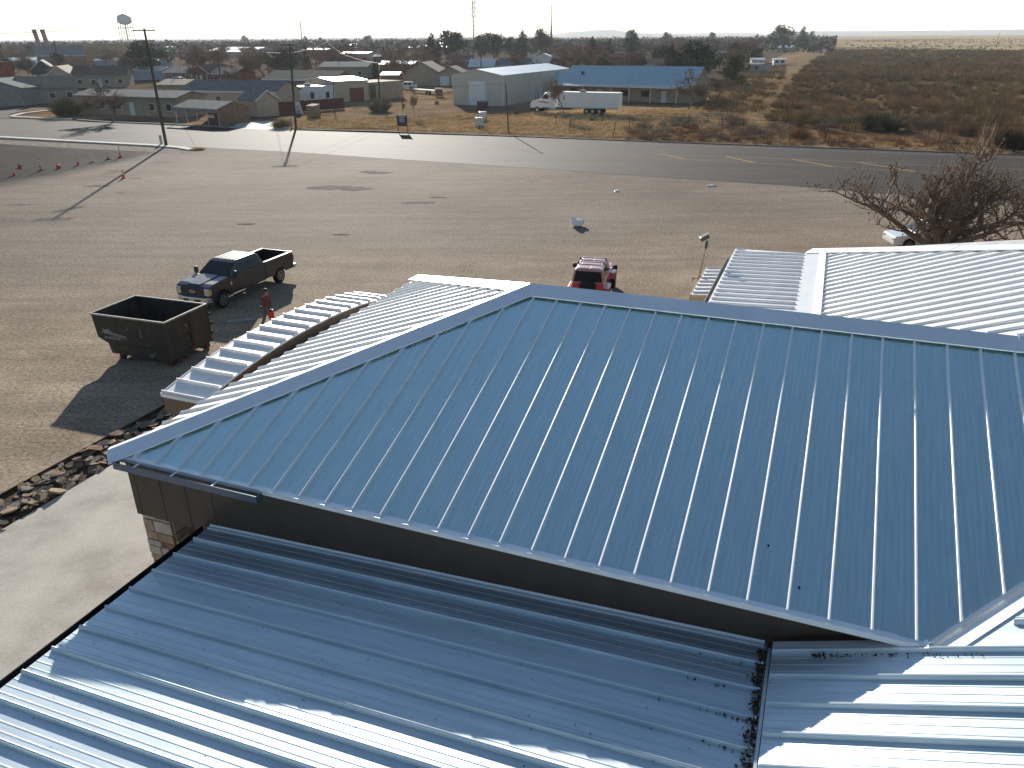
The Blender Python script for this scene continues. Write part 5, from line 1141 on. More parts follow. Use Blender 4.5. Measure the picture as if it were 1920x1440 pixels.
# water tower, chimneys, masts ------------------------------------
far_at = lambda x, D: Vector(((ray(x, 74).x/ray(x, 74).y)*D, D, 0))
D = 820; wt = far_at(240, D); tzb = atY(236, 44, D).z; tzt = atY(234, 26, D).z
r = empty('water_tower', wt); tag(r, 'pale water tower on thin legs on the horizon', 'water tower')
rd = 6.6; mid = (tzb+tzt)/2; twm = mat('tower_paint', (.52, .56, .58), (.58, .62, .64), .3, .5)
b = MB(); n = 24; b.loft([[(math.cos(2*math.pi*i/n)*rr, math.sin(2*math.pi*i/n)*rr, z) for i in range(n)] for rr, z in ((.8, tzb-1.2), (rd*.6, tzb-.6), (rd*.93, tzb+.8), (rd, tzb+2.4), (rd, tzt-3.6), (rd*.9, tzt-2.0), (rd*.6, tzt-.8), (rd*.15, tzt), (.3, tzt+.5))]); b.build('tank', twm, r, smooth=True)
for i in range(6):
    a = 2*math.pi*i/6+.2; b = MB(); b.tube((math.cos(a)*rd*1.12, math.sin(a)*rd*1.12, 0), (math.cos(a)*rd*.95, math.sin(a)*rd*.95, tzb+1.8), .36, n=6); b.build('leg', twm, r)
b = MB(); b.tube((0, 0, 0), (0, 0, tzb-1), .7, n=8); b.build('riser_pipe', twm, r)
b = MB()
for i in range(6):
    a, c2 = 2*math.pi*i/6+.2, 2*math.pi*(i+1)/6+.2
    for z in (tzb*.35, tzb*.7): b.tube((math.cos(a)*rd*1.05, math.sin(a)*rd*1.05, z), (math.cos(c2)*rd*1.05, math.sin(c2)*rd*1.05, z), .12, n=4)
b.build('bracing', twm, r)
for x, yt, lb in ((73, 55, 'left one of the two brick chimneys on the horizon'), (88.5, 55, 'right one of the two brick chimneys on the horizon')):
    D = 560; p = far_at(x+1, D); zt = atY(x, yt, D).z; r = empty('brick_chimney', p); tag(r, lb, 'chimney'); b = MB()
    b.tube((0, 0, 0), (-2.2, 0, zt-1), 1.55, 1.35, 16); b.build('stack', mat('stack_brick', (.28, .16, .12), (.36, .22, .17), .5, .9), r); b = MB(); b.tube((-2.2, 0, zt-1), (-2.25, 0, zt), 1.5, 1.5, 16); b.build('crown', mat('stack_crown', (.22, .13, .10)), r)
def mast(x, yb, yt, D, w_, lb, dish=()):
    p = far_at(x, D); zt = atY(x, yt, D).z; r = empty('radio_mast', p); tag(r, lb, 'mast'); b = MB(); n = int(zt/(w_*1.6))+1; C_ = [(w_/2*math.cos(a), w_/2*math.sin(a)) for a in (.3, 2.4, 4.5)]
    for cx, cy in C_: b.tube((cx, cy, 0), (cx, cy, zt), .2, n=4)
    for k in range(n):
        z0, z1 = zt*k/n, zt*(k+1)/n
        for i in range(3): b.tube((*C_[i], z0), (*C_[(i+1) % 3], z1), .09, n=3, cap=False)
    b.build('lattice', mat('mast_grey', (.14, .13, .13), None, rough=1, spec=.1), r)
    for k in dish:
        for s_ in (-1, 1): b = MB(); b.bx(s_*w_*.9-.3, s_*w_*.9+.3, -.3, .3, zt*k-1.1, zt*k+1.1); b.build('antenna', W['white'], r)
mast(889, 66, 1, 620, 1.9, 'tall lattice mast with antennas at its top', (.97, .86, .72))
mast(1034, 60, 8, 900, .8, 'faint thin mast directly behind the dark spire tree', (.48,))
mast(566, 66, 38, 700, .7, 'thin mast left of centre leaning into the sky', ())
# ------------------------------------------------------------ vegetation
ng = np.random.default_rng(5)
bark = mat('bark', (.13, .095, .072), (.22, .165, .125), 3, .95, stretch=(3, 3, .6)); bark2 = mat('bark_reddish', (.18, .12, .10), (.27, .19, .155), 3, .95)
def branches(seed, H, spread, levels=4, trunk=.22, r0=.16, kids_=(4, 5), up=.25, twig=.016, crook=.25, base_dirs=None, sprout=0):
    r = random.Random(seed); S = []
    def grow(p, d, L_, rad, lev):
        q = p; n = 3 if lev < 2 else 2; dd = d.copy(); pts = [p]
        for i in range(n):
            dd = (dd+Vector((r.gauss(0, crook), r.gauss(0, crook), r.gauss(0, crook*.5)+up*.25))).normalized(); q2 = q+dd*L_/n; ra, rb = rad*(1-.35*i/n), rad*(1-.35*(i+1)/n)
            S.append((q, q2, max(ra, twig*.8), max(rb, twig*.6))); q = q2; pts.append(q)
        if lev >= levels: return
        for k in range(r.randint(*kids_)):
            t = r.uniform(.35, 1.0); j = min(int(t*n), n-1); b_ = pts[j].lerp(pts[j+1], t*n-j); a = r.uniform(0, 6.28)
            side = Vector((math.cos(a), math.sin(a), r.uniform(-.1, .5))); nd = (dd*.75+side*spread).normalized(); grow(b_, nd, L_*r.uniform(.5, .75), rad*.5, lev+1)
        grow(q, dd, L_*.65, rad*.6, lev+1)
    if base_dirs is None: grow(Vector((0, 0, 0)), Vector((0, 0, 1)), H*trunk*1.6, r0, 0)
    else:
        for d, L_, rad in base_dirs: grow(Vector((0, 0, 0)), Vector(d).normalized(), L_, rad, 0)
    return S
def tube_mesh(name, S, m, parent=None, thin=.03):
    V = []; F = []; 
    for a, b, ra, rb in S:
        d = (b-a)
        if d.length < 1e-5: continue
        n = 3 if ra < .09 else 6
        q = d.to_track_quat('Z', 'Y').to_matrix(); u, v = q @ Vector((1, 0, 0)), q @ Vector((0, 1, 0)); i0 = len(V)
        for p, rr in ((a, ra), (b, rb)):
            for k in range(n): an = 6.2832*k/n; V.append(p+u*(math.cos(an)*rr)+v*(math.sin(an)*rr))
        for k in range(n): F.append((i0+k, i0+(k+1) % n, i0+n+(k+1) % n, i0+n+k))
    return npmesh(name, np.array([tuple(v) for v in V]), np.array(F), m, parent)
def leaf_cloud(name, centers, radii, n, size, m, parent=None, seed=1, flat=.9, shell=.55):
    g = np.random.default_rng(seed); centers = np.array(centers, float); radii = np.array(radii, float)
    wgt = radii.prod(axis=1)**(2/3); k = g.choice(len(centers), n, p=wgt/wgt.sum())
    d = g.normal(size=(n, 3)); d /= np.linalg.norm(d, axis=1)[:, None]
    rr = shell+(1-shell)*g.random(n)**.5; rr *= 1+.10*g.normal(size=n)
    P = centers[k]+d*radii[k]*rr[:, None]
    nrm = d*.6+g.normal(size=(n, 3))*.6; nrm /= np.linalg.norm(nrm, axis=1)[:, None]
    t = np.cross(nrm, g.normal(size=(n, 3))); t /= np.linalg.norm(t, axis=1)[:, None]; b = np.cross(nrm, t)
    s = size*(.5+g.random(n))[:, None]; V = np.stack([P-t*s-b*s*.5*flat, P+t*s*.2-b*s*flat*.7, P+t*s+b*s*.3, P-t*s*.1+b*s*flat], 1).reshape(-1, 3)
    return npmesh(name, V, np.arange(n*4).reshape(n, 4), m, parent)
ever = mat('evergreen_leaves', (.045, .055, .025), (.11, .115, .055), .6, .8, c3=(.07, .08, .04)); everd = mat('dark_conifer', (.030, .042, .028), (.065, .08, .048), .8, .8); juni = mat('grey_green_leaves', (.07, .08, .05), (.11, .11, .07), .8, .85)
def place(first, px, h=None, rz=None, sc_=1.0, label=None, cat='tree', group=None, loc=None, sxy=None):
    o = first if not first.get('used') else copy_tree(first)
    first['used'] = 1
    if 'used' in o and o is not first: del o['used']
    p = loc if loc is not None else at(*px); o.location = (p.x, p.y, -.05); o.rotation_euler = (0, 0, rng.uniform(0, 6.28) if rz is None else rz)
    k = sc_; o.scale = (k*(sxy or 1), k*(sxy or 1), k); tag(o, label, cat, group); return o
def bare(seed, H=8, spread=.8, levels=4, m=bark, **kw):
    S = branches(seed, H, spread, levels, **kw); zmax = max(max(a.z, b.z) for a, b, _, _ in S); k = H/zmax
    S = [(a*k, b*k, ra, rb) for a, b, ra, rb in S]; r = empty('bare_tree'); big = [s for s in S if s[2] > .065]; sm_ = [s for s in S if s[2] <= .065]
    tube_mesh('trunk', big, m, r); tube_mesh('twigs', sm_, m, r); return r
BT = [bare(1, 8, .9, 5, bark, twig=.030, kids_=(3, 4)), bare(2, 8, .7, 5, bark2, twig=.030, kids_=(3, 4)), bare(3, 8, 1.0, 5, bark, twig=.032, kids_=(3, 4), r0=.2), bare(4, 8, .6, 5, bark2, twig=.030, kids_=(3, 4), r0=.13)]
def everg(seed, H, Wd, m, kind='round', n=2600, size=.22):
    r = empty('evergreen_tree'); g = random.Random(seed); C_ = []; R_ = []
    if kind == 'round':
        for i in range(22):
            a = g.uniform(0, 6.28); z = g.uniform(.28, .95); q = math.sin(min(1, (z-.12)*1.15)*math.pi)*.5+.12; rr = g.uniform(0, 1)**.5*q*Wd*.75
            C_.append((math.cos(a)*rr, math.sin(a)*rr, z*H*.9)); s_ = g.uniform(.13, .24)*Wd; R_.append((s_, s_, s_*.8))
    elif kind == 'cone':
        for i in range(20):
            z = i/19; q = (1-z)**.8*.42+.04; a = g.uniform(0, 6.28); C_.append((math.cos(a)*q*Wd*.45, math.sin(a)*q*Wd*.45, (z*.88+.08)*H)); s_ = q*Wd*.75; R_.append((s_, s_, H*.07+s_*.3))
    else:
        for i in range(14):
            z = i/13; q = (1-z*.96)*.5; C_.append((g.uniform(-.05, .05)*Wd, g.uniform(-.05, .05)*Wd, (z*.94+.04)*H)); R_.append((q*Wd, q*Wd, H*.055))
    leaf_cloud('crown', C_, R_, n, size, m, r, seed)
    S = [(Vector((0, 0, 0)), Vector((0, 0, H*.75)), .03*H+.05, .05)]
    for i in range(10):
        c2 = C_[i*len(C_)//10]; S.append((Vector((0, 0, max(.1*H, c2[2]*.6))), Vector(c2), .08, .03))
    tube_mesh('trunk', S, bark, r); return r
ER = [everg(11, 10, 10, ever, n=3400), everg(12, 10, 8, ever, n=3000), everg(13, 10, 9, everd, n=3000)]
EC = [everg(21, 10, 5.5, everd, 'cone', 2600, .2), everg(22, 10, 7, ever, 'cone', 2600, .22)]
ES = everg(31, 14, 2.2, everd, 'spire', 1500, .18)
EB = everg(41, 10, 14, juni, n=3000, size=.24)
H2 = lambda px, yt: max(1.0, atY(px[0], yt, at(*px).y).z)
# named trees: (base px, top y, kind list, width factor, label)
big = [((283, 148), 78, ER[0], 1.35, 'big dark evergreen behind the leaning utility pole'), ((530, 150), 92, EB, 1.1, 'wide grey-green evergreen behind the long pale roof'),
 ((22, 150), 110, ER[1], 1.0, 'round dark green bushy tree near the left edge'), ((850, 118), 50, ER[2], 1.0, 'largest round dark tree on the skyline left of the lattice mast'), ((812, 118), 60, EC[1], 1.3, 'dark pointed tree just left of the largest skyline tree'),
 ((902, 112), 62, ER[1], .9, 'dark round tree just right of the lattice mast'), ((926, 112), 55, ER[2], 1.0, 'tall flat topped dark tree right of the lattice mast'), ((980, 112), 56, EC[1], 1.4, 'dark conifer rising between the flat topped tree and the spire'),
 ((957, 108), 68, ER[1], .8, 'small round dark tree left of the skyline conifer'), ((1016, 108), 54, ER[0], .85, 'open crowned dark tree beside the spire tree'), ((1033, 100), 42, ES, 1.2, 'tall narrow dark spire tree on the skyline'),
 ((1060, 122), 82, EC[1], 1.2, 'spreading dark conifer behind the warehouse roof'), ((1110, 118), 68, EC[0], 1.5, 'dense dark conifer left in the pair of cypress clumps'), ((1142, 116), 72, EC[0], 1.3, 'bright green conifer right of the dense one'),
 ((1184, 110), 54, EC[1], 1.5, 'tall conifer over the pale roofed house'), ((1305, 152), 78, ER[0], 1.6, 'huge dark evergreen behind the right end of the blue roof'), ((1376, 168), 100, ER[1], 1.1, 'tall olive green tree right of the huge evergreen'), ((1265, 150), 95, ER[2], 1.2, 'dark green tree at the left flank of the huge evergreen'),
 ((1466, 92), 47, ER[0], 1.3, 'broad dark tree clump on the skyline at the right end of town'), ((1503, 90), 48, EC[1], 1.3, 'pointed dark tree right of the broad skyline clump'), ((1520, 84), 57, ER[1], .7, 'small round tree last in the skyline row'),
 ((1334, 84), 57, ER[2], .7, 'small dark round tree on the skyline above the huge evergreen'), ((690, 88), 63, ER[2], .9, 'dark dome shaped tree on the skyline left of centre'), ((574, 86), 66, ER[1], .8, 'round greyish tree on the skyline at the thin mast'), ((602, 86), 68, ER[2], .8, 'round dark tree right of the thin mast'),
 ((460, 84), 65, ER[1], 1.2, 'low dome shaped evergreen on the skyline right of the glaring roof'), ((1250, 88), 60, ER[0], .9, 'dark round skyline tree left of the small one'), ((1180, 84), 55, ER[1], 1.1, 'broad dark skyline tree behind the tall conifer')]
for px, yt, pr, wf, lb in big:
    H = H2(px, yt); base = 14 if pr is ES else 10
    place(pr, px, sc_=H/base*1.02, sxy=wf*.9, label=lb, cat='tree', group=None)
bares = [((213, 228), 145, BT[0], 1.5, 'bare spreading street tree in front of the tan mobile home'), ((388, 152), 82, BT[1], 1.3, 'bare grey tree above the brick house'), ((465, 156), 100, BT[2], 1.2, 'bare tree left of the wide grey-green evergreen'), ((360, 158), 105, BT[3], 1.1, 'bare tree behind the white pickup by the brick house'),
 ((440, 165), 110, BT[0], 1.0, 'leafless tree behind the long pale roof'), ((962, 240), 165, None, 1, ''), ((1060, 222), 142, BT[1], .8, 'slender bare tree in front of the semi trailer'), ((1290, 205), 125, BT[0], 1.2, 'bare tree at the right end of the blue roof'), ((1310, 200), 150, BT[2], 1.0, 'low bare tree right of the white porch end'), ((1340, 190), 140, BT[1], 1.2, 'bare tree below the huge evergreen'),
 ((755, 218), 178, BT[3], .35, 'thin dead sapling behind the roadside sign'), ((778, 222), 150, BT[0], .3, 'taller dead sapling right of the roadside sign'), ((1258, 150), 100, BT[3], 1.0, 'bare tree in front of the brown roofed house'), ((1135, 150), 112, BT[2], 1.0, 'bare tree in front of the pale corrugated roof'), ((660, 140), 100, BT[1], 1.5, 'bare tree over the grey roofed house'), ((950, 150), 95, BT[1], 1.1, 'reddish bare tree behind the warehouse'), ((1060, 155), 105, BT[3], 1.3, 'reddish bare tree at the warehouse end'), ((725, 140), 92, BT[0], 1.4, 'bare tree by the dark blue roof'), ((795, 130), 88, BT[1], 1.4, 'reddish bare tree left of the largest skyline tree'), ((850, 140), 92, BT[3], 1.4, 'reddish bare tree behind the two door garage')]
for px, yt, pr, wf, lb in bares:
    if pr is None: continue
    place(pr, px, sc_=H2(px, yt)/8, sxy=wf, label=lb, cat='tree')
# individual far trees of the town, thinner towards the horizon
r6 = random.Random(77); cnt = 0
rows = [(150, 24), (141, 30), (133, 34), (126, 38), (117, 42), (109, 46), (102, 46), (96, 44), (90, 40), (86, 30)]
for yb, k in rows:
    for i in range(k):
        x = r6.uniform(-60, 1500) if yb < 125 else r6.uniform(-60, 1380); y = yb+r6.uniform(-3, 3)
        if yb > 115 and (840 < x < 1045 or 300 < x < 345): continue
        if x > 1420 and yb > 100: continue
        hgt = r6.uniform(5, 9.5) if r6.random() < .8 else r6.uniform(9, 12)
        if r6.random() < .78: place(r6.choice(BT), (x, y), sc_=hgt/8, sxy=r6.uniform(1.1, 1.7), label='bare leafless tree among the town houses '+zone(x), cat='tree', group='bare trees of the town '+zone(x))
        else: place(r6.choice(ER+EC), (x, y), sc_=hgt*.9/10, sxy=r6.uniform(.8, 1.1), label='dark evergreen among the town houses '+zone(x), cat='tree', group='evergreens of the town '+zone(x))
# the far wooded belt reads as one mass
def belt():
    g = np.random.default_rng(9); n = 46000; D = g.uniform(560, 1500, n); px = g.uniform(-120, 1520, n); X = (px-960)/FPX*D*1.0
    edge = 1.0
    cl = np.sin(px*.05+D*.01)+np.sin(px*.13-D*.02)+g.normal(size=n)*.3
    Z = np.abs(g.normal(0, 1, n)); Z = np.clip(g.random(n)**.7*(6.5+1.6*cl), .2, 11)
    P = np.stack([X, D, Z], 1); s = (.5+g.random(n)*1.3)[:, None]; 
    t = g.normal(size=(n, 3)); t /= np.linalg.norm(t, axis=1)[:, None]; b = np.cross(t, g.normal(size=(n, 3))); b /= np.linalg.norm(b, axis=1)[:, None]
    V = np.stack([P-t*s, P+b*s*.8, P+t*s, P-b*s*.7], 1).reshape(-1, 3)
    m = mat('far_wood', (.08, .065, .052), (.16, .125, .10), .02, .95, c3=(.045, .05, .035), world=True, detail=8)
    tag(npmesh('far_woodland', V, np.arange(n*4).reshape(n, 4), m), 'dark band of far trees below the horizon behind the town', 'woodland', kind='stuff')
belt()
# brushland at the right ------------------------------------------------
def twig_bush(g, n, h, w_, thick):
    """n thin upright triangles fanning out of the ground"""
    a = g.uniform(0, 6.283, n); r_ = np.sqrt(g.random(n)); bx, by = np.cos(a)*r_*w_*.35, np.sin(a)*r_*w_*.35
    tx, ty = np.cos(a)*r_*w_*.62+g.normal(0, .1*w_, n), np.sin(a)*r_*w_*.62+g.normal(0, .1*w_, n); tz = h*(1-.45*r_**2)*g.uniform(.6, 1.1, n)
    z0 = g.uniform(0, .35, n)*tz; an = g.uniform(0, 6.283, n); dx, dy = np.cos(an)*thick, np.sin(an)*thick
    k = .0; P0 = np.stack([bx-dx, by-dy, z0], 1); P1 = np.stack([bx+dx, by+dy, z0+.02], 1); P2 = np.stack([tx, ty, tz], 1)
    return np.stack([P0, P1, P2], 1)
def scatter(name, pts, hts, nb, thick, m, label, cat, seed, wid=1.3):
    g = np.random.default_rng(seed); T = []
    for (x, y), h in zip(pts, hts): B = twig_bush(g, nb, h, h*wid, thick); B[..., 0] += x; B[..., 1] += y; B[..., 2] -= .05; T.append(B)
    V = np.concatenate(T).reshape(-1, 3); F = np.arange(len(V)).reshape(-1, 3)
    return tag(npmesh(name, V, F, m), label, cat, kind='stuff')
brush_m = mat('brush_twigs', (.20, .118, .072), (.34, .22, .13), .05, .95, c3=(.22, .165, .075), world=True, detail=9, lo=.36, hi=.62, fine=.35, fscale=.5)
grass_m = mat('dry_grass_blades', (.58, .40, .21), (.74, .56, .33), .3, .9, c3=(.66, .48, .26), world=True, fine=.2, fscale=1.5)
rust_m = mat('rust_brush', (.22, .11, .06), (.38, .25, .14), .2, .95, c3=(.29, .17, .10), world=True, fine=.25, fscale=1.)
grey_m = mat('grey_brush', (.22, .18, .14), (.34, .29, .23), .3, .95, c3=(.19, .16, .12), world=True, fine=.25, fscale=1.)
def inside(poly, x, y):
    c = False; n = len(poly)
    for i in range(n):
        (x1, y1), (x2, y2) = poly[i], poly[(i+1) % n]
        if (y1 > y) != (y2 > y) and x < (x2-x1)*(y-y1)/(y2-y1)+x1: c = not c
    return c
g = np.random.default_rng(3)
bz = [(1420, 262), (1460, 225), (1445, 205), (1475, 170), (1490, 150), (1520, 120), (1548, 104), (1565, 94), (2300, 96), (2300, 300), (1920, 282), (1600, 270)]
def sample(poly, n, ylo, yhi, pw=1.0):
    out = []
    while len(out) < n:
        # uniform on the ground between the two photo rows
        k = g.random(); D0, D1 = at(1700, yhi).y, at(1700, ylo).y; D = D0+(D1-D0)*k**pw; x = g.uniform(.2, 1.1)*D
        # back to photo coordinates for the outline test
        d = Vector((x, D, 0))-Vector((0, 0, CH)); cz = d.y*math.cos(PITCH)-d.z*math.sin(PITCH); cy = d.y*math.sin(PITCH)+d.z*math.cos(PITCH); u = 960+FPX*d.x/cz; v = 720-FPX*cy/cz-.007*(u-960)
        if inside(poly, u, v): out.append((x, D))
    return out
bz2 = [(1440, 225), (1445, 205), (1475, 170), (1490, 150), (2300, 150), (2300, 272), (1900, 258), (1700, 250), (1500, 240)]
near = sample(bz2, 1300, 150, 272, 1.3); scatter('brushland', near, g.uniform(.8, 2.2, len(near)), 130, .030, brush_m, 'brown leafless brush covering the field across the road at the right', 'brush', 1)
far_ = sample(bz, 4600, 93, 152, 1.2); scatter('brushland', far_, g.uniform(1.0, 2.4, len(far_)), 46, .075, brush_m, 'farther brown brush reaching back to the pale grassland', 'brush', 2)
vf = [(g.uniform(100, 1500), D) for D in g.uniform(620, 1700, 1500)]; scatter('brushland', [(D*g.uniform(.40, 1.1), D) for _, D in vf], g.uniform(.8, 1.8, len(vf)), 16, .3, brush_m, 'scattered dark bushes on the far pale grassland', 'brush', 4, 1.8)
tr_ = [(560, 241), (700, 241), (960, 252), (1300, 264), (1600, 276), (1920, 288), (2200, 298), (2200, 286), (1900, 272), (1500, 250), (1440, 215), (1480, 165), (1520, 120), (1550, 92), (1530, 92), (1470, 118), (1420, 150), (1400, 200), (1180, 205), (1000, 212), (860, 215), (560, 225)]
def gsample(poly, n, dlo, dhi, xa=-.4, xb=.9):
    out = []
    while len(out) < n:
        D = g.uniform(dlo, dhi); x = g.uniform(xa, xb)*D; d = Vector((x, D, 0))-Vector((0, 0, CH)); cz = d.y*math.cos(PITCH)-d.z*math.sin(PITCH); cy = d.y*math.sin(PITCH)+d.z*math.cos(PITCH); u = 960+FPX*d.x/cz; v = 720-FPX*cy/cz-.007*(u-960)
        if inside(poly, u, v): out.append((x, D))
    return out
gp = gsample(tr_, 6500, 80, 260); scatter('dry_grass', gp, g.uniform(.18, .55, len(gp)), 26, .022, grass_m, 'dry straw coloured grass along the far side of the road', 'grass', 6, 2.2)
rz_ = [(1180, 262), (1300, 266), (1920, 287), (2200, 297), (2200, 280), (1900, 266), (1600, 252), (1480, 240), (1180, 246)]
gp = gsample(rz_, 560, 80, 140, .0, 1.); scatter('roadside_brush', gp, g.uniform(.25, .95, len(gp)), 60, .022, rust_m, 'rusty brown weeds along the road verge at the right', 'brush', 7, 1.6)
gz_ = [(1170, 258), (1250, 262), (1480, 262), (1470, 235), (1330, 225), (1190, 228)]
gp = gsample(gz_, 85, 90, 160, .0, 1.); scatter('roadside_brush', gp, g.uniform(.7, 1.9, len(gp)), 90, .022, grey_m, 'grey leafless bushes behind the wire fence left of the white tipped post', 'brush', 8, 1.4)
gp = gsample([(1330, 215), (1440, 215), (1470, 160), (1480, 120), (1400, 130), (1330, 170)], 260, 100, 330, .0, 1.); scatter('roadside_brush', gp, g.uniform(.8, 2.2, len(gp)), 70, .03, brush_m, 'dark scrub on the slope right of the huge evergreen', 'brush', 9, 1.4)
# single shrubs that stand out
def shrub(name, px, h, w_, m, label, n=500, th=.02, seed=1):
    gg = np.random.default_rng(seed); B = twig_bush(gg, n, h, w_, th).reshape(-1, 3); r = empty(name, at(*px)); npmesh('twigs', B, np.arange(len(B)).reshape(-1, 3), m, r)
    S = [(Vector((0, 0, -.05)), Vector((math.cos(a)*w_*.2, math.sin(a)*w_*.2, h*.55)), .03, .012) for a in (0, 1, 2, 3, 4, 5)]; tube_mesh('stems', S, bark, r); tag(r, label, 'shrub'); return r
shrub('shrub', (128, 217), 3.4, 5.0, mat('olive_shrub', (.13, .11, .055), (.20, .165, .09), 2, .9), 'large olive brown bush at the street corner left of the mobile home', 1500, .05, 1)
shrub('shrub', (712, 209), 2.6, 4.0, grey_m, 'round grey bush on the dirt yard behind the roadside sign', 1300, .035, 2)
shrub('shrub', (528, 240), 1.7, 3.0, mat('straw_bush', (.20, .17, .09), (.30, .25, .14), 2, .9), 'pale straw bush left of the driveway pole', 700, .03, 3)
shrub('shrub', (372, 281), .35, 1.6, grass_m, 'dry weed clump at the end of the white kerb', 500, .02, 4)
shrub('shrub', (1902, 282), 2.3, 4.2, mat('dark_shrub', (.035, .028, .018), (.07, .052, .035), 2, .9), 'dark rounded bush at the right edge beside the road', 1500, .04, 5)
shrub('shrub', (1846, 262), 1.8, 1.9, rust_m, 'round rust coloured bush left of the dark right edge bush', 900, .03, 6)
shrub('shrub', (1650, 240), 2.4, 6.0, mat('dark_shrub'), 'dark green-black bush mass behind the rusty weeds', 1500, .05, 7) if False else shrub('shrub', (1650, 243), 2.2, 6.0, ever, 'dark green bush mass behind the rusty weeds', 1500, .05, 7)
shrub('shrub', (1595, 232), 1.4, 4.0, mat('yellow_shrub', (.20, .18, .08), (.28, .25, .12), 2, .9), 'low yellowish bush left of the dark green bush mass', 900, .04, 8)
shrub('shrub', (1500, 262), 1.7, 2.4, rust_m, 'reddish bush just right of the white tipped post', 900, .03, 9)
for px, yt, sx, lb in (((1715, 262), 215, 1.0, 'small bare thorn tree between the road and the brush'), ((1742, 262), 205, .8, 'second bare thorn tree leaning right in the brush'), ((1290, 252), 215, 1.1, 'bare bush tree behind the wire fence'), ((1370, 250), 212, 1.1, 'bare bush tree right of the fence posts'), ((1545, 262), 222, 1.2, 'bare bush tree amid the rusty weeds')):
    place(rng.choice(BT), px, sc_=H2(px, yt)/8, sxy=sx*1.3, label=lb, cat='tree')
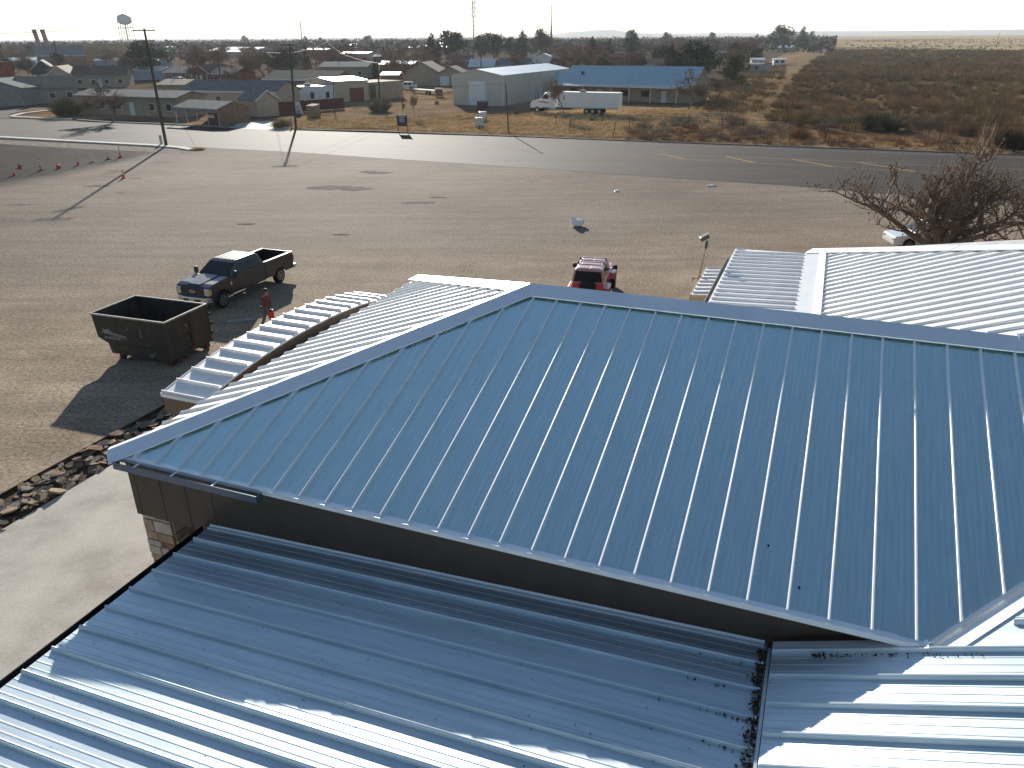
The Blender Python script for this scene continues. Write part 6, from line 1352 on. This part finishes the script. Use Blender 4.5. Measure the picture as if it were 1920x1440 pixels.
# foreground bare tree at the right, pollarded limbs with upright shoots and a few dead leaves
def big_tree():
    r7 = random.Random(5); base = Vector((25.2, 44.5, 0)); r = empty('bare_tree', base); S = []; tips = []
    lim = [((-1.0, -.1, .55), 5.6, .20), ((-.35, .1, 1.0), 3.2, .24), ((.25, .2, 1.1), 3.6, .27), ((.75, .1, .9), 4.6, .22), ((1.1, -.1, .45), 5.0, .19), ((-.6, .3, .8), 3.6, .18), ((.1, -.3, 1), 2.8, .18), ((1.0, .4, .7), 6.2, .2), ((1.3, .1, .25), 6.5, .15)]
    def go(p, d, L_, rad, lev):
        n = 4; dd = Vector(d).normalized(); q = p
        for i in range(n):
            dd = (dd+Vector((r7.gauss(0, .22), r7.gauss(0, .22), r7.gauss(0, .16)))).normalized(); q2 = q+dd*L_/n; S.append((q, q2, rad*(1-.12*i), rad*(1-.12*(i+1)))); q = q2
            if lev < 2:
                for k in range(2 if lev == 0 else 1):
                    a = r7.uniform(0, 6.28); go(q, dd*.6+Vector((math.cos(a), math.sin(a), r7.uniform(-.1, .6)))*.8, L_*.5, rad*.45, lev+1)
            if lev >= 1:
                for k in range(3): tips.append((q, dd))
        if lev < 2: go(q, dd, L_*.4, rad*.55, lev+1)
    S.append((Vector((0, 0, -.1)), Vector((0, 0, .5)), .45, .38))
    for d, L_, rad in lim: go(Vector((d[0]*.2, d[1]*.2, .4)), d, L_*.92, rad, 0)
    zm = 4.3
    T_ = []; V = []; 
    for q, dd in tips:
        if r7.random() < .32:
            L_ = r7.uniform(.3, .9); e = q+(dd*.5+Vector((r7.gauss(0, .5), r7.gauss(0, .5), r7.uniform(.0, .8)))).normalized()*L_; T_.append((q, e, .012, .006)); 
            for k in range(5):
                if r7.random() < .7: V.append(tuple(q.lerp(e, r7.uniform(.3, 1))+Vector((r7.gauss(0, .06),)*3)))
        if r7.random() < .10 and q.z > 2.0:
            L_ = r7.uniform(.8, 2.2); m_ = q+Vector((r7.gauss(.12, .10), r7.gauss(0, .10), 1))*L_*.5; e = m_+Vector((r7.gauss(.20, .10), r7.gauss(0, .1), 1))*L_*.5; T_.append((q, m_, .016, .012)); T_.append((m_, e, .012, .005))
    tube_mesh('trunk', [s for s in S if s[2] > .07], bark, r); tube_mesh('branches', [s for s in S if s[2] <= .07], bark, r); tube_mesh('shoots', T_, mat('shoot_bark', (.20, .15, .11), (.28, .22, .17), 3, .8), r)
    P = np.array(V); gg = np.random.default_rng(4); n = len(P); t = gg.normal(size=(n, 3)); t /= np.linalg.norm(t, axis=1)[:, None]; b = np.cross(t, gg.normal(size=(n, 3))); b /= np.linalg.norm(b, axis=1)[:, None]; s = (.04+.055*gg.random(n))[:, None]
    Vv = np.stack([P-t*s, P+b*s*.6, P+t*s, P-b*s*.6], 1).reshape(-1, 3); npmesh('dead_leaves', Vv, np.arange(n*4).reshape(n, 4), mat('dead_leaf', (.10, .055, .03), (.20, .12, .07), 5, .8), r)
    tag(r, 'large gnarled bare tree with brown leaf clusters behind the white ribbed roof', 'tree')
big_tree()
# distant mesas --------------------------------------------------------
def mesa(D, pts, depth, m, name='hills'):
    b = MB(); rings = []
    for x, y in pts:
        p = ray(x, 66); X = p.x/p.y*D; z = max(2, atY(x, y, D).z); rings.append([(X, D-depth*.25, -5), (X, D, z*.95), (X, D+depth*.5, z), (X*1.05, D+depth, -5)])
    b.loft(rings); tag(b.build(name, m), kind='structure')
hm = mat('hill_ground', (.12, .11, .09), (.19, .165, .13), .002, .95, world=True)
mesa(6500, [(1040, 67), (1060, 61), (1085, 58.5), (1110, 57.5), (1125, 55.5), (1150, 55), (1162, 57), (1190, 61), (1230, 63), (1290, 64)], 1500, hm)
mesa(8000, [(940, 67), (1000, 64), (1060, 62), (1120, 61.5), (1200, 62), (1300, 62), (1420, 61)], 1500, hm)
mesa(7000, [(1500, 61), (1530, 58), (1600, 57.8), (1700, 57.3), (1770, 56.6), (1776, 58.2), (1800, 58.8), (1835, 57.6), (1842, 59.5), (1862, 59.5), (1872, 55.6), (1900, 55), (1980, 54.6), (2080, 54.4), (2090, 58)], 1500, hm)
mesa(9000, [(-200, 76), (0, 74.8), (200, 73), (400, 71.4), (700, 69.2), (960, 67)], 1500, hm)
# haze
hz = MB(); hz.bx(-9900, 9900, -300, 11000, -7, 160); ho = hz.build('haze', None); vm = bpy.data.materials.new('haze_air'); vm.use_nodes = True
N = vm.node_tree.nodes; N.clear(); out = N.new('ShaderNodeOutputMaterial'); pv = N.new('ShaderNodeVolumePrincipled'); pv.inputs['Color'].default_value = (.82, .88, .95, 1); pv.inputs['Density'].default_value = HAZE; pv.inputs['Anisotropy'].default_value = .25
vm.node_tree.links.new(pv.outputs[0], out.inputs['Volume']); ho.data.materials.append(vm); tag(ho, kind='stuff')
